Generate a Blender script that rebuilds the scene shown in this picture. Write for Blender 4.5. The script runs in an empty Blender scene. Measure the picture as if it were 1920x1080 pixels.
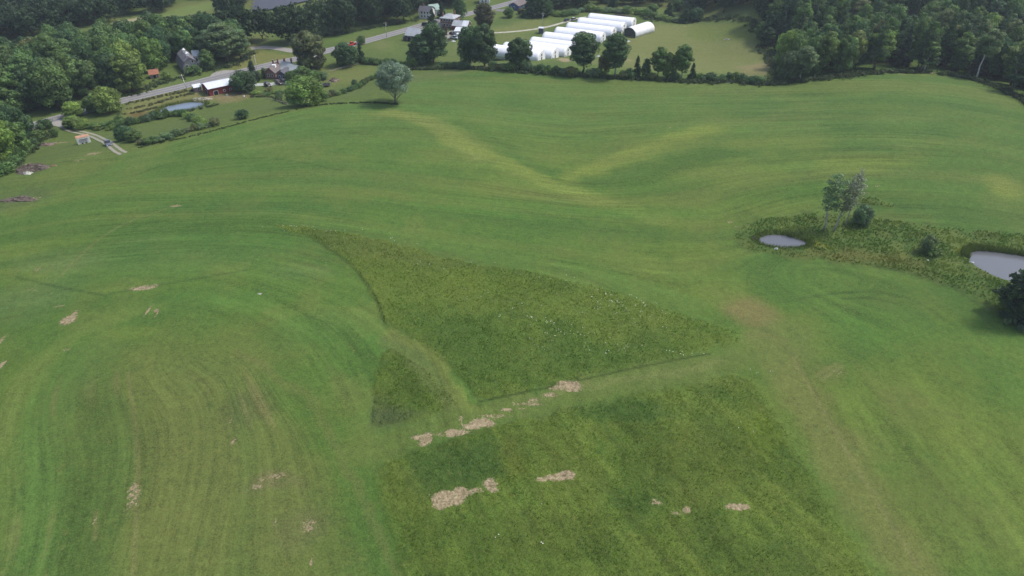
import bpy, math, random
import numpy as np
from mathutils import Vector, Matrix
R = math.radians
random.seed(7)
rng = np.random.default_rng(11)
S = bpy.context.scene
COL = S.collection

# ------------------------------------------------------------------ camera, sky, sun, exposure
CAM_H, PITCH, FPX = 100.0, R(35), 1280.0
cam_d = bpy.data.cameras.new('camera'); cam = bpy.data.objects.new('camera', cam_d); COL.objects.link(cam)
cam.location = (0, 0, CAM_H); cam.rotation_euler = (math.pi/2 - PITCH, 0, 0)
cam_d.sensor_width = 36; cam_d.lens = 24; cam_d.clip_start = 0.5; cam_d.clip_end = 12000
S.camera = cam
SUN_EL, SUN_AZ = R(56), R(74)          # azimuth clockwise from +Y (view direction): back right
W = bpy.data.worlds.new('World'); S.world = W; W.use_nodes = True
nt = W.node_tree; bg = nt.nodes['Background']
sky = nt.nodes.new('ShaderNodeTexSky'); sky.sky_type = 'NISHITA'; sky.sun_disc = False
sky.sun_elevation = SUN_EL; sky.sun_rotation = SUN_AZ; sky.dust_density = 3.0; sky.air_density = 1.0; sky.ozone_density = 1.0
nt.links.new(sky.outputs[0], bg.inputs[0]); bg.inputs[1].default_value = 0.13
sd = bpy.data.lights.new('sun', 'SUN'); sun = bpy.data.objects.new('sun', sd); COL.objects.link(sun)
sd.energy = 1.9; sd.angle = R(9); sd.color = (1.0, 0.95, 0.88)
sdir = Vector((math.sin(SUN_AZ)*math.cos(SUN_EL), math.cos(SUN_AZ)*math.cos(SUN_EL), math.sin(SUN_EL)))
sun.rotation_euler = sdir.to_track_quat('Z', 'Y').to_euler()
S.view_settings.view_transform = 'Standard'; S.view_settings.look = 'None'
S.view_settings.exposure = 0.76; S.view_settings.gamma = 1
S.cycles.max_bounces = 5; S.cycles.diffuse_bounces = 4; S.cycles.glossy_bounces = 2
S.cycles.transmission_bounces = 3; S.cycles.volume_bounces = 0; S.cycles.transparent_max_bounces = 4

# ------------------------------------------------------------------ numeric noise
def _h(i, j, s):
    n = (i.astype(np.int64)*374761393 + j.astype(np.int64)*668265263 + s*974634777) & 0x7fffffff
    n = ((n ^ (n >> 13))*1274126177) & 0x7fffffff
    return ((n ^ (n >> 16)) & 0xffff)/65535.0
def vn(x, y, scale, seed=0):
    x = np.asarray(x, float)/scale; y = np.asarray(y, float)/scale
    i = np.floor(x); j = np.floor(y); fx = x-i; fy = y-j
    fx = fx*fx*(3-2*fx); fy = fy*fy*(3-2*fy)
    a = _h(i, j, seed); b = _h(i+1, j, seed); c = _h(i, j+1, seed); d = _h(i+1, j+1, seed)
    return (a*(1-fx)+b*fx)*(1-fy)+(c*(1-fx)+d*fx)*fy
def fbm(x, y, scale, seed=0, o=4):
    r = 0; a = .5; t = 0
    for k in range(o):
        r = r + a*vn(x, y, scale/2**k, seed+k*17); t += a; a *= .55
    return r/t
def sst(a, b, x):
    t = np.clip((x-a)/(b-a), 0, 1); return t*t*(3-2*t)

# ------------------------------------------------------------------ terrain height
XB = [-2000, -330, -190, -114, -53, -20, 50, 120, 175, 230, 2000]
YB = [-500, 130, 196, 252, 288, 330, 328, 312, 330, 305, 200]
def yb(x):
    r = 0
    for o in (-30, -15, 0, 15, 30): r = r + np.interp(np.asarray(x, float)+o, XB, YB)
    return r/5
def g(x, y, cx, cy, sx, sy): return np.exp(-((x-cx)/sx)**2/2-((y-cy)/sy)**2/2)
def H0(x, y):
    x = np.asarray(x, float); y = np.asarray(y, float)
    q = y-yb(x)
    amp = 10-9*sst(100, 190, x)
    z = -amp*sst(-8, 62, q)
    z = z + 8.5*g(x, y, 170, 262, 42, 42) + 3.0*g(x, y, -80, 232, 45, 35) + 2.0*g(x, y, 10, 110, 50, 38)
    z = z + 3.5*g(x, y, -78, 120, 34, 42) - 1.8*g(x, y, 95, 175, 45, 24) - 2.4*g(x, y, 20, 235, 20, 50)
    z = z + 0.16*np.clip(y-345, 0, 700)*sst(110, 190, x)*np.exp(-np.clip(y-900, 0, 9e3)/900)
    return z
def ray(u, v):
    k = (540-v)/FPX; s, c = math.sin(PITCH), math.cos(PITCH)
    return np.array([(u-960)/FPX, c+k*s, -s+k*c])
def P(u, v):                              # picture point -> point where it meets the terrain
    d = ray(u, v); t = 60.0; st = 4.0
    if d[2] > -0.02: d[2] = -0.02
    while t < 3000:
        if CAM_H+d[2]*t < float(H0(d[0]*t, d[1]*t)): break
        t += st
    a, b = t-st, t
    for _ in range(22):
        m = (a+b)/2
        if CAM_H+d[2]*m < float(H0(d[0]*m, d[1]*m)): b = m
        else: a = m
    p = d*b; return np.array([p[0], p[1], float(H0(p[0], p[1]))])
def PL(pts): return np.array([P(u, v)[:2] for u, v in pts])

def seg_dist(x, y, pl, closed=False):
    n = len(pl); best = np.full(np.shape(x), 1e9)
    for i in range(n if closed else n-1):
        ax, ay = pl[i]; bx, by = pl[(i+1) % n]
        dx, dy = bx-ax, by-ay; L = dx*dx+dy*dy+1e-9
        t = np.clip(((x-ax)*dx+(y-ay)*dy)/L, 0, 1)
        best = np.minimum(best, np.hypot(x-ax-t*dx, y-ay-t*dy))
    return best
def inside(x, y, pl):
    r = np.zeros(np.shape(x), bool); n = len(pl)
    for i in range(n):
        ax, ay = pl[i]; bx, by = pl[(i+1) % n]
        if ay == by: continue
        c = ((ay > y) != (by > y)) & (x < (bx-ax)*(y-ay)/(by-ay)+ax)
        r ^= c
    return r
def sdf(x, y, pl):                        # negative inside
    x = np.asarray(x, float); y = np.asarray(y, float)
    d = seg_dist(x, y, pl, True); return np.where(inside(x, y, pl), -d, d)
def smooth_pl(pl, n=3, closed=False):
    for _ in range(n):
        q = []
        m = len(pl)
        rngi = range(m) if closed else range(m-1)
        if not closed: q.append(pl[0])
        for i in rngi:
            a = pl[i]; b = pl[(i+1) % m]
            q += [a*.75+b*.25, a*.25+b*.75]
        if not closed: q.append(pl[-1])
        pl = np.array(q)
    return pl

# ponds
POND1 = smooth_pl(PL([(1417, 448), (1438, 439), (1466, 439), (1488, 445), (1516, 454), (1512, 459), (1500, 462), (1470, 462), (1436, 459)]), 2, True)
POND2 = smooth_pl(PL([(1812, 478), (1825, 469), (1858, 470), (1915, 477), (1965, 484), (1975, 515), (1930, 535), (1880, 521), (1850, 509), (1822, 493)]), 2, True)
POND3 = smooth_pl(PL([(297, 207), (311, 199), (330, 196), (350, 191), (374, 191), (390, 195), (367, 202), (342, 208), (318, 212), (305, 216)]), 2, True)
PONDS = []
for pl in (POND1, POND2, POND3):
    hs = H0(pl[:, 0], pl[:, 1]); PONDS.append((pl, float(hs.mean())-0.25))
def H(x, y):
    x = np.asarray(x, float); y = np.asarray(y, float)
    z = H0(x, y)
    for pl, lv in PONDS:
        c = pl.mean(0); near = np.hypot(x-c[0], y-c[1]) < 60
        if not np.any(near): continue
        if z.ndim == 0:
            s = float(sdf(x, y, pl)); w = 1-sst(0, 8, s); tgt = lv-0.9+1.15*sst(-2.5, 1.2, s)
            z = z*(1-w)+tgt*w
        else:
            s = sdf(x[near], y[near], pl); w = 1-sst(0, 8, s); tgt = lv-0.9+1.15*sst(-2.5, 1.2, s)
            z[near] = z[near]*(1-w)+tgt*w
    return z
def PG(u, v):
    p = P(u, v); return Vector((p[0], p[1], float(H(p[0], p[1]))))

# ------------------------------------------------------------------ object helpers
def tag(o, label=None, cat=None, group=None, kind=None):
    if label: o['label'] = label
    if cat: o['category'] = cat
    if group: o['group'] = group
    if kind: o['kind'] = kind
    return o
def empty(name, loc=(0, 0, 0), rz=0):
    o = bpy.data.objects.new(name, None); COL.objects.link(o); o.location = loc; o.rotation_euler = (0, 0, rz)
    o.empty_display_size = .5
    return o
def mesh_np(name, v, f, mat, attrs=None, cattr=None):
    """v (n,3) array, f (m,k) int array"""
    me = bpy.data.meshes.new(name); v = np.asarray(v, np.float32); f = np.asarray(f, np.int32)
    n, m, k = len(v), len(f), f.shape[1]
    me.vertices.add(n); me.vertices.foreach_set('co', v.ravel())
    me.loops.add(m*k); me.loops.foreach_set('vertex_index', f.ravel())
    me.polygons.add(m); me.polygons.foreach_set('loop_start', np.arange(0, m*k, k, dtype=np.int32))
    me.update(calc_edges=True)
    for nm, a in (attrs or {}).items():
        at = me.attributes.new(nm, 'FLOAT', 'POINT'); at.data.foreach_set('value', np.asarray(a, np.float32).ravel())
    for nm, a in (cattr or {}).items():
        c4 = np.ones((n, 4), np.float32); c4[:, :3] = a
        at = me.attributes.new(nm, 'FLOAT_COLOR', 'POINT'); at.data.foreach_set('color', c4.ravel())
    if mat: me.materials.append(mat)
    return me
class MB:
    def __init__(s): s.v = []; s.f = []
    def add(s, vs, fs):
        b = len(s.v); s.v += [tuple(p) for p in vs]; s.f += [tuple(i+b for i in q) for q in fs]; return s
    def box(s, x0, x1, y0, y1, z0, z1):
        return s.add([(x0, y0, z0), (x1, y0, z0), (x1, y1, z0), (x0, y1, z0), (x0, y0, z1), (x1, y0, z1), (x1, y1, z1), (x0, y1, z1)],
                     [(3, 2, 1, 0), (4, 5, 6, 7), (0, 1, 5, 4), (1, 2, 6, 5), (2, 3, 7, 6), (3, 0, 4, 7)])
    def quad_slab(s, a, b, c, d, t):      # a b c d upper face, thickness t down its normal
        a, b, c, d = map(Vector, (a, b, c, d)); n = (b-a).cross(d-a).normalized()*t
        return s.add([a, b, c, d, a-n, b-n, c-n, d-n], [(0, 1, 2, 3), (7, 6, 5, 4), (0, 4, 5, 1), (1, 5, 6, 2), (2, 6, 7, 3), (3, 7, 4, 0)])
    def prism(s, prof, y0, y1):           # profile in x,z swept along y
        n = len(prof); vs = [(x, y0, z) for x, z in prof]+[(x, y1, z) for x, z in prof]
        fs = [tuple(range(n)), tuple(range(2*n-1, n-1, -1))]+[((i+1) % n, i, i+n, (i+1) % n+n) for i in range(n)]
        return s.add(vs, fs)
    def tube(s, pts, rad, n=6):
        pts = [Vector(p) for p in pts]; b = len(s.v)
        for i, p in enumerate(pts):
            d = (pts[min(i+1, len(pts)-1)]-pts[max(i-1, 0)]).normalized()
            a = d.orthogonal().normalized(); c = d.cross(a)
            r = rad[i] if hasattr(rad, '__len__') else rad
            for k in range(n):
                t = 2*math.pi*k/n; s.v.append(tuple(p+(a*math.cos(t)+c*math.sin(t))*r))
        for i in range(len(pts)-1):
            for k in range(n):
                s.f.append((b+i*n+k, b+i*n+(k+1) % n, b+(i+1)*n+(k+1) % n, b+(i+1)*n+k))
        s.f.append(tuple(b+k for k in range(n))[::-1]); s.f.append(tuple(b+(len(pts)-1)*n+k for k in range(n)))
        return s
    def mesh(s, name, mat, smooth=False):
        me = bpy.data.meshes.new(name); me.from_pydata(s.v, [], s.f); me.materials.append(mat)
        if smooth: me.polygons.foreach_set('use_smooth', [True]*len(me.polygons))
        me.update(); return me
    def build(s, name, mat, parent=None, smooth=False, bevel=0):
        o = bpy.data.objects.new(name, s.mesh(name, mat, smooth)); COL.objects.link(o); o.parent = parent
        if bevel:
            m = o.modifiers.new('bevel', 'BEVEL'); m.width = bevel; m.segments = 2; m.limit_method = 'ANGLE'
        return o
def copy_tree(o, parent=None):
    c = o.copy(); COL.objects.link(c); c.parent = parent
    for ch in list(o.children): copy_tree(ch, c)
    return c

# ------------------------------------------------------------------ materials
def nodes(name):
    m = bpy.data.materials.new(name); m.use_nodes = True; t = m.node_tree
    return m, t, t.nodes['Principled BSDF']
def N(t, typ, **kw):
    n = t.nodes.new(typ)
    for k, v in kw.items(): setattr(n, k, v)
    return n
def mixc(t, fac, a, b, blend='MIX'):
    n = N(t, 'ShaderNodeMix', data_type='RGBA', blend_type=blend)
    for s, val in ((n.inputs[0], fac), (n.inputs[6], a), (n.inputs[7], b)):
        if hasattr(val, 'is_output') or isinstance(val, bpy.types.NodeSocket): t.links.new(val, s)
        elif isinstance(val, (int, float)): s.default_value = val
        else: s.default_value = (*val, 1)
    return n.outputs[2]
def math_(t, op, a, b=None, c=None, clamp=False):
    n = N(t, 'ShaderNodeMath', operation=op, use_clamp=clamp)
    for i, val in enumerate((a, b, c)):
        if val is None: continue
        if isinstance(val, bpy.types.NodeSocket): t.links.new(val, n.inputs[i])
        else: n.inputs[i].default_value = val
    return n.outputs[0]
def noise(t, vec, scale, detail=3, rough=.55):
    n = N(t, 'ShaderNodeTexNoise'); n.inputs['Scale'].default_value = scale
    n.inputs['Detail'].default_value = detail; n.inputs['Roughness'].default_value = rough
    if vec is not None: t.links.new(vec, n.inputs['Vector'])
    return n.outputs[0]
def mrange(t, v, a, b, c, d, smooth=False):
    n = N(t, 'ShaderNodeMapRange'); n.clamp = True
    if smooth: n.interpolation_type = 'SMOOTHSTEP'
    t.links.new(v, n.inputs[0])
    for i, q in enumerate((a, b, c, d)): n.inputs[i+1].default_value = q
    return n.outputs[0]
def plain(name, col, rough=.8, metal=0, var=.25, scale=1.5, seam=None, spec=.3, stain=None):
    """weathered procedural surface: two noises, optional seam lines along local axis"""
    m, t, p = nodes(name); tc = N(t, 'ShaderNodeTexCoord').outputs['Object']
    n1 = noise(t, tc, scale, 4); n2 = noise(t, tc, scale*9, 3)
    f = mrange(t, n1, .3, .7, 1-var, 1+var); f2 = mrange(t, n2, .3, .7, 1-var*.5, 1+var*.5)
    k = math_(t, 'MULTIPLY', f, f2)
    v = N(t, 'ShaderNodeVectorMath', operation='SCALE'); v.inputs[0].default_value = col; t.links.new(k, v.inputs['Scale'])
    c = v.outputs[0]
    if stain: c = mixc(t, mrange(t, n1, .5, .68, 0, .8, True), c, stain)
    if seam:
        ax, period, dark = seam
        sp = N(t, 'ShaderNodeSeparateXYZ'); t.links.new(tc, sp.inputs[0])
        fr = math_(t, 'FRACT', math_(t, 'DIVIDE', sp.outputs[ax], period))
        ln = math_(t, 'LESS_THAN', fr, .14)
        c = mixc(t, math_(t, 'MULTIPLY', ln, dark), c, tuple(q*.45 for q in col))
        b = N(t, 'ShaderNodeBump'); b.inputs['Strength'].default_value = .5; b.inputs['Distance'].default_value = .03
        t.links.new(ln, b.inputs['Height']); t.links.new(b.outputs[0], p.inputs['Normal'])
    t.links.new(c, p.inputs['Base Color'])
    p.inputs['Roughness'].default_value = rough; p.inputs['Metallic'].default_value = metal
    p.inputs['Specular IOR Level'].default_value = spec
    return m
def brick(name, c1, c2, mortar, sx=1):
    m, t, p = nodes(name); tc = N(t, 'ShaderNodeTexCoord').outputs['Object']
    sp = N(t, 'ShaderNodeSeparateXYZ'); t.links.new(tc, sp.inputs[0])
    cb = N(t, 'ShaderNodeCombineXYZ'); t.links.new(math_(t, 'ADD', sp.outputs[0], sp.outputs[1]), cb.inputs[0]); t.links.new(sp.outputs[2], cb.inputs[1])
    b = N(t, 'ShaderNodeTexBrick'); t.links.new(cb.outputs[0], b.inputs['Vector'])
    b.inputs['Color1'].default_value = (*c1, 1); b.inputs['Color2'].default_value = (*c2, 1); b.inputs['Mortar'].default_value = (*mortar, 1)
    b.inputs['Scale'].default_value = 4*sx; b.inputs['Mortar Size'].default_value = .015
    n1 = noise(t, tc, .6, 4)
    t.links.new(mixc(t, mrange(t, n1, .3, .7, 0, .6), b.outputs[0], tuple(q*.6 for q in c1)), p.inputs['Base Color'])
    p.inputs['Roughness'].default_value = .9
    return m
def leafmat(name, hue=0.0):
    """leaf colour = object colour, varied leaf by leaf and clump by clump"""
    m, t, p = nodes(name)
    oi = N(t, 'ShaderNodeObjectInfo'); at = N(t, 'ShaderNodeAttribute', attribute_name='tone')
    tc = N(t, 'ShaderNodeTexCoord').outputs['Object']
    k = mrange(t, at.outputs['Fac'], 0, 1, .55, 1.5)
    v = N(t, 'ShaderNodeVectorMath', operation='SCALE'); t.links.new(oi.outputs['Color'], v.inputs[0]); t.links.new(k, v.inputs['Scale'])
    n1 = noise(t, tc, .45, 2)
    c = mixc(t, mrange(t, n1, .35, .7, 0, .5), v.outputs[0], (1.2, 1.12, .62), 'MULTIPLY')
    t.links.new(c, p.inputs['Base Color'])
    p.inputs['Roughness'].default_value = .55; p.inputs['Specular IOR Level'].default_value = .25
    tr = N(t, 'ShaderNodeBsdfTranslucent'); t.links.new(c, tr.inputs[0])
    mx = N(t, 'ShaderNodeMixShader'); mx.inputs[0].default_value = .36
    t.links.new(p.outputs[0], mx.inputs[1]); t.links.new(tr.outputs[0], mx.inputs[2])
    t.links.new(mx.outputs[0], t.nodes['Material Output'].inputs[0])
    return m
LEAF = leafmat('leaves')
BARK = plain('bark', (.11, .09, .07), .95, var=.4, scale=2)
PALE_BARK = plain('pale_bark', (.34, .33, .29), .9, var=.35, scale=2)
WHITE_BARK = plain('white_bark', (.62, .6, .55), .85, var=.35, scale=3)

# ------------------------------------------------------------------ picture-traced regions, laid out on the ground
T1 = smooth_pl(PL([(498, 421), (560, 424), (640, 434), (700, 446), (760, 462), (850, 487), (950, 503), (1060, 522), (1150, 545), (1250, 580), (1340, 608), (1405, 634), (1330, 662), (1180, 690), (1050, 720), (898, 752), (860, 705), (800, 655), (745, 620), (722, 608), (717, 590), (700, 548), (672, 510), (632, 475), (585, 447), (535, 431)]), 1, True)
T2 = smooth_pl(PL([(722, 650), (760, 668), (800, 695), (845, 735), (858, 763), (780, 785), (700, 802), (693, 765), (700, 710)]), 1, True)
T3 = smooth_pl(PL([(700, 872), (760, 850), (870, 818), (960, 790), (1100, 757), (1300, 716), (1400, 698), (1440, 750), (1480, 825), (1530, 905), (1590, 985), (1660, 1120), (1690, 1200), (770, 1200), (765, 1110), (735, 1000), (705, 930)]), 1, True)
MARSH = smooth_pl(PL([(1372, 440), (1395, 418), (1450, 408), (1520, 398), (1560, 402), (1640, 408), (1760, 425), (1860, 434), (1980, 440), (1980, 640), (1900, 598), (1840, 565), (1790, 540), (1720, 515), (1640, 500), (1540, 491), (1450, 478), (1390, 465)]), 1, True)
MARSH2 = smooth_pl(PL([(1595, 372), (1630, 368), (1660, 380), (1688, 391), (1650, 388), (1605, 384)]), 1, True)
ROUGH_L = PL([(-80, 400), (0, 386), (60, 372), (130, 350), (190, 318), (232, 288), (300, 270), (400, 243), (470, 222), (560, 204), (620, 192), (700, 188), (745, 190), (780, 130), (700, 90), (480, 150), (235, 190), (90, 232), (0, 230), (-80, 250)])

# ------------------------------------------------------------------ ground
def lin(r, g_, b): 
    f = lambda c: ((c/255+.055)/1.055)**2.4 if c > 10 else c/255/12.92
    return np.array([f(r), f(g_), f(b)])
ALB = 0.62                                     # photo value -> albedo
def C(r, g_, b): return lin(r, g_, b)*ALB*np.array([1.06, 1.0, .84])
def make_ground():
    yy = [-2500, -1200, -500, -200, -80, 0, 30, 48]; y = 54.0
    while y < 620: yy.append(y); y += 0.36*max(1, (y/75))**1.0
    while y < 9000: yy.append(y); y *= 1.12
    yy = np.array(yy)
    a = np.linspace(-1, 1, 641); ex = [1.05, 1.15, 1.35, 1.7, 2.4, 4, 8, 20]
    a = np.concatenate([-np.array(ex[::-1]), a, np.array(ex)])
    Wd = np.where(yy < 54, 93, np.where(yy < 620, (yy*.0+1)*((yy)*.72+54), 500+(yy-620)*.3))
    Wd = np.where(yy < 620, np.clip(yy, 54, 620)*.72+54, 500.4+(yy-620)*.3)
    X = a[None, :]*Wd[:, None]; Y = np.repeat(yy[:, None], len(a), 1)
    x = X.ravel(); y = Y.ravel()
    z = H(x, y)
    col, soil, tall, s_, amt = paint(x, y)
    z = z + tall*(0.16+0.25*(fbm(x, y, 2.2, 5, 3)-.5)*2)
    n, m = X.shape
    i = np.arange((n-1)*(m-1)); r = i//(m-1); c = i % (m-1); b = r*m+c
    f = np.stack([b, b+1, b+m+1, b+m], 1)
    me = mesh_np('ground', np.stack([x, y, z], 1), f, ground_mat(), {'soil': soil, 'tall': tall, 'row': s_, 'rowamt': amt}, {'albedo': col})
    me.polygons.foreach_set('use_smooth', np.ones(len(f), bool))
    o = bpy.data.objects.new('ground', me); COL.objects.link(o); tag(o, 'rolling green hayfield and valley floor', 'ground', kind='structure')
    return o
def tps(pts, vals):
    pts = np.array(pts)/50.0; n = len(pts)
    d = np.hypot(pts[:, None, 0]-pts[None, :, 0], pts[:, None, 1]-pts[None, :, 1])
    K = np.where(d > 0, d*d*np.log(d+1e-9), 0)+np.eye(n)*.02
    Q = np.c_[np.ones(n), pts]; A = np.zeros((n+3, n+3)); A[:n, :n] = K; A[:n, n:] = Q; A[n:, :n] = Q.T
    w = np.linalg.solve(A, np.r_[vals, 0, 0, 0])
    def f(x, y):
        x = np.clip(x, -400, 400)/50; y = np.clip(y, 0, 500)/50; r = w[n]+w[n+1]*x+w[n+2]*y
        for i in range(n):
            q = (x-pts[i, 0])**2+(y-pts[i, 1])**2
            r = r+w[i]*.5*q*np.log(q+1e-9)
        return r
    return f
def rows(curves):
    p = []; v = []
    for val, c in curves:
        for q in PL(c): p.append(q); v.append(val)
    return tps(p, np.array(v, float))
ROW_A = rows([(275, [(230, 300), (400, 255), (560, 215), (740, 205), (900, 215), (1200, 225), (1500, 215), (1900, 240)]),
              (225, [(200, 330), (500, 300), (800, 300), (1000, 330), (1120, 345), (1300, 312), (1600, 290), (1900, 310)]),
              (185, [(200, 370), (500, 365), (800, 390), (1100, 420), (1380, 430)]),
              (160, [(200, 420), (500, 408), (800, 450), (1100, 500), (1300, 545), (1440, 600), (1510, 680), (1600, 850), (1720, 1080)]),
              (145, [(1500, 500), (1650, 540), (1780, 600), (1850, 700), (1910, 850)])])
ROW_B = rows([(-85, [(0, 1080), (20, 800), (110, 650), (250, 590)]), (-74, [(120, 1080), (150, 750), (200, 650)]), (-58, [(290, 1080), (285, 700)]),
              (-44, [(440, 1080), (425, 700)]), (-32, [(600, 1080), (540, 800), (460, 680)]), (-20, [(740, 1080), (640, 850), (545, 725), (440, 640)])])
def paint(x, y):
    wx = x+(fbm(x, y, 6, 31, 3)-.5)*5; wy = y+(fbm(x, y, 6, 71, 3)-.5)*5
    base = C(90, 123, 60)
    col = np.empty((len(x), 3)); col[:] = base
    def put(c, w):
        nonlocal col
        col = col*(1-w[:, None])+np.asarray(c)[None, :]*w[:, None]
    def poly(pts, c, feather=4, s=1, warp=True, raw=None):
        pl = raw if raw is not None else PL(pts)
        ax, ay = (wx, wy) if warp else (x, y)
        bb = (ax > pl[:, 0].min()-feather-2) & (ax < pl[:, 0].max()+feather+2) & (ay > pl[:, 1].min()-feather-2) & (ay < pl[:, 1].max()+feather+2)
        w = np.zeros(len(x)); w[bb] = (1-sst(-feather, feather, sdf(ax[bb], ay[bb], pl)))*s
        put(c, w)
    def stroke(pts, width, c, s=1, warp=True, feather=.6):
        pl = smooth_pl(PL(pts), 2); ax, ay = (wx, wy) if warp else (x, y); w = np.zeros(len(x)); e = width*(1+feather)
        bb = (ax > pl[:, 0].min()-e) & (ax < pl[:, 0].max()+e) & (ay > pl[:, 1].min()-e) & (ay < pl[:, 1].max()+e)
        w[bb] = (1-sst(width*(1-feather)/2, width*(1+feather)/2, seg_dist(ax[bb], ay[bb], pl)))*s
        put(c, w)
    def ell(u, v, ru, rv, c, s=1, rot=0):
        p = P(u, v)[:2]; a = P(u+ru, v)[:2]-p; b = P(u, v-rv)[:2]-p
        ra = math.hypot(*a); rb = math.hypot(*b); ca, sa = math.cos(rot), math.sin(rot)
        dx = wx-p[0]; dy = wy-p[1]; q = np.hypot((dx*ca+dy*sa)/ra, (-dx*sa+dy*ca)/rb)
        put(c, (1-sst(.35, 1.15, q))*s)
    # broad variation of the ley
    n1 = fbm(x, y, 70, 3, 4); put(C(112, 132, 64), sst(.46, .7, n1)*.6); n2 = fbm(x, y, 40, 9, 4); put(C(72, 110, 54), sst(.48, .72, n2)*.6)
    n4 = fbm(x, y, 14, 19, 4); put(C(114, 128, 72), sst(.52, .72, n4)*.4); put(C(70, 108, 52), sst(.55, .75, 1-n4)*.4)
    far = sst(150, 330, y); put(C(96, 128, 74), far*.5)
    # valley meadows
    q = y-yb(x); v_ = sst(-4, 8, q+(x > 150)*-30)
    put(C(104, 124, 72), v_*.85)
    n3 = fbm(x, y, 25, 13, 4); put(C(122, 130, 86), v_*sst(.5, .7, n3)*.6); put(C(80, 108, 58), v_*sst(.5, .7, 1-n3)*.5)
    poly(None, C(96, 118, 66), 4, .8, raw=ROUGH_L)
    poly([(1170, 45), (1300, 45), (1440, 60), (1450, 100), (1440, 150), (1300, 140), (1180, 130), (1140, 120)], C(126, 136, 88), 6, .85)
    poly([(1280, 70), (1300, 48), (1420, 42), (1425, 75), (1360, 76)], C(112, 130, 72), 4, .9)
    poly([(1385, 125), (1440, 115), (1450, 148), (1400, 142)], C(150, 140, 112), 5, .7)
    poly([(920, 60), (1000, 32), (1050, 45), (1000, 62)], C(122, 134, 84), 6, .8)
    poly([(480, 95), (560, 105), (480, 125), (440, 140), (430, 125)], C(130, 134, 84), 4, .8)
    poly([(545, 130), (700, 125), (690, 150), (620, 165), (600, 190), (530, 175)], C(124, 134, 84), 5, .6)
    poly([(240, 192), (400, 150), (440, 190), (390, 190), (300, 205), (230, 222)], C(134, 136, 92), 4, .8)
    poly([(395, 182), (470, 165), (475, 182), (420, 195)], C(140, 128, 104), 3, .7)
    poly([(232, 214), (300, 206), (300, 216), (250, 222)], C(112, 98, 66), 2, .8)
    poly([(600, 84), (760, 44), (700, 50), (600, 75)], C(100, 128, 72), 3, .8)
    poly([(180, 50), (300, 26), (345, 12), (420, 0), (430, 12), (330, 32), (230, 50)], C(118, 140, 84), 3, 1)
    poly([(196, 46), (225, 38), (280, 30), (290, 34), (250, 44), (215, 50)], C(176, 172, 150), 2, .9)
    poly([(-30, 40), (45, 28), (50, -10), (-30, -10)], C(150, 136, 120), 6, .9)
    # light and yellow bands where the crop is thin
    stroke([(735, 212), (800, 225), (850, 255), (900, 290)], 10, C(128, 144, 82), .8, feather=.6)
    stroke([(845, 260), (950, 305), (1040, 348), (1140, 385), (1240, 410)], 7, C(122, 142, 74), .85)
    stroke([(1072, 334), (1110, 318), (1160, 300), (1240, 268), (1330, 240)], 9, C(128, 146, 74), .68, feather=.7)
    stroke([(1120, 345), (1200, 330), (1300, 296), (1400, 268)], 12, C(70, 108, 50), .45)
    stroke([(860, 222), (920, 258), (980, 298), (1050, 332)], 7, C(70, 110, 52), .45)
    stroke([(1100, 340), (1180, 330), (1300, 300), (1420, 270)], 6, C(76, 108, 56), .45)
    ell(1620, 305, 130, 22, C(124, 142, 72), .6); ell(1500, 270, 90, 14, C(112, 138, 70), .5)
    ell(1885, 350, 45, 22, C(138, 154, 80), .7); ell(1400, 270, 60, 12, C(120, 140, 72), .5); ell(1700, 220, 120, 14, C(104, 132, 74), .5)
    ell(1250, 356, 140, 30, C(72, 110, 52), .55); ell(1750, 250, 100, 12, C(78, 116, 62), .5); ell(1480, 360, 140, 30, C(74, 114, 52), .6)
    ell(600, 330, 260, 30, C(72, 112, 58), .55); ell(450, 390, 220, 16, C(70, 112, 60), .5)
    ell(560, 240, 130, 20, C(84, 124, 66), .6); ell(930, 390, 240, 30, C(80, 122, 58), .5)
    stroke([(560, 412), (700, 428), (850, 462), (1000, 492), (1150, 525), (1300, 565)], 6, C(100, 132, 68), .6)
    ell(1410, 585, 60, 34, C(128, 124, 84), .85, .3); ell(1480, 640, 70, 40, C(104, 124, 72), .6)
    stroke([(1440, 640), (1500, 720), (1570, 850), (1660, 1000), (1760, 1120)], 9, C(116, 126, 76), .8)
    ell(1780, 830, 70, 50, C(112, 132, 66), .6); ell(1880, 720, 60, 70, C(80, 120, 56), .5); ell(1640, 620, 120, 40, C(88, 128, 60), .6)
    ell(1560, 700, 40, 24, C(112, 120, 72), .5); ell(1200, 400, 160, 20, C(86, 128, 60), .5)
    # foreground knoll on the left
    poly([(130, 1120), (150, 760), (230, 650), (330, 610), (470, 640), (560, 750), (640, 880), (720, 1120)], C(104, 120, 66), 12, .65)
    poly([(180, 1120), (230, 800), (300, 680), (440, 680), (540, 820), (640, 1120)], C(112, 120, 74), 12, .4)
    stroke([(60, 1120), (80, 850), (130, 700), (200, 640)], 9, C(98, 132, 72), .4)
    stroke([(-40, 900), (20, 760), (110, 640), (220, 590), (290, 575)], 6, C(108, 134, 70), .7)
    stroke([(540, 700), (610, 800), (680, 930), (760, 1120)], 8, C(84, 120, 56), .55)
    stroke([(450, 650), (560, 730), (620, 800), (650, 870), (700, 980), (760, 1100)], 1.8, C(124, 124, 84), .3)
    ell(620, 590, 90, 16, C(106, 130, 70), .6); ell(600, 620, 120, 40, C(82, 120, 62), .5); ell(640, 750, 60, 60, C(98, 120, 62), .6)
    ell(300, 480, 260, 40, C(88, 124, 68), .5); ell(110, 490, 110, 22, C(112, 134, 86), .5); ell(60, 560, 100, 40, C(104, 130, 84), .5)
    ell(400, 560, 160, 24, C(84, 124, 62), .5); ell(240, 625, 70, 14, C(112, 136, 66), .6); ell(560, 510, 90, 20, C(96, 126, 76), .4)
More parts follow.
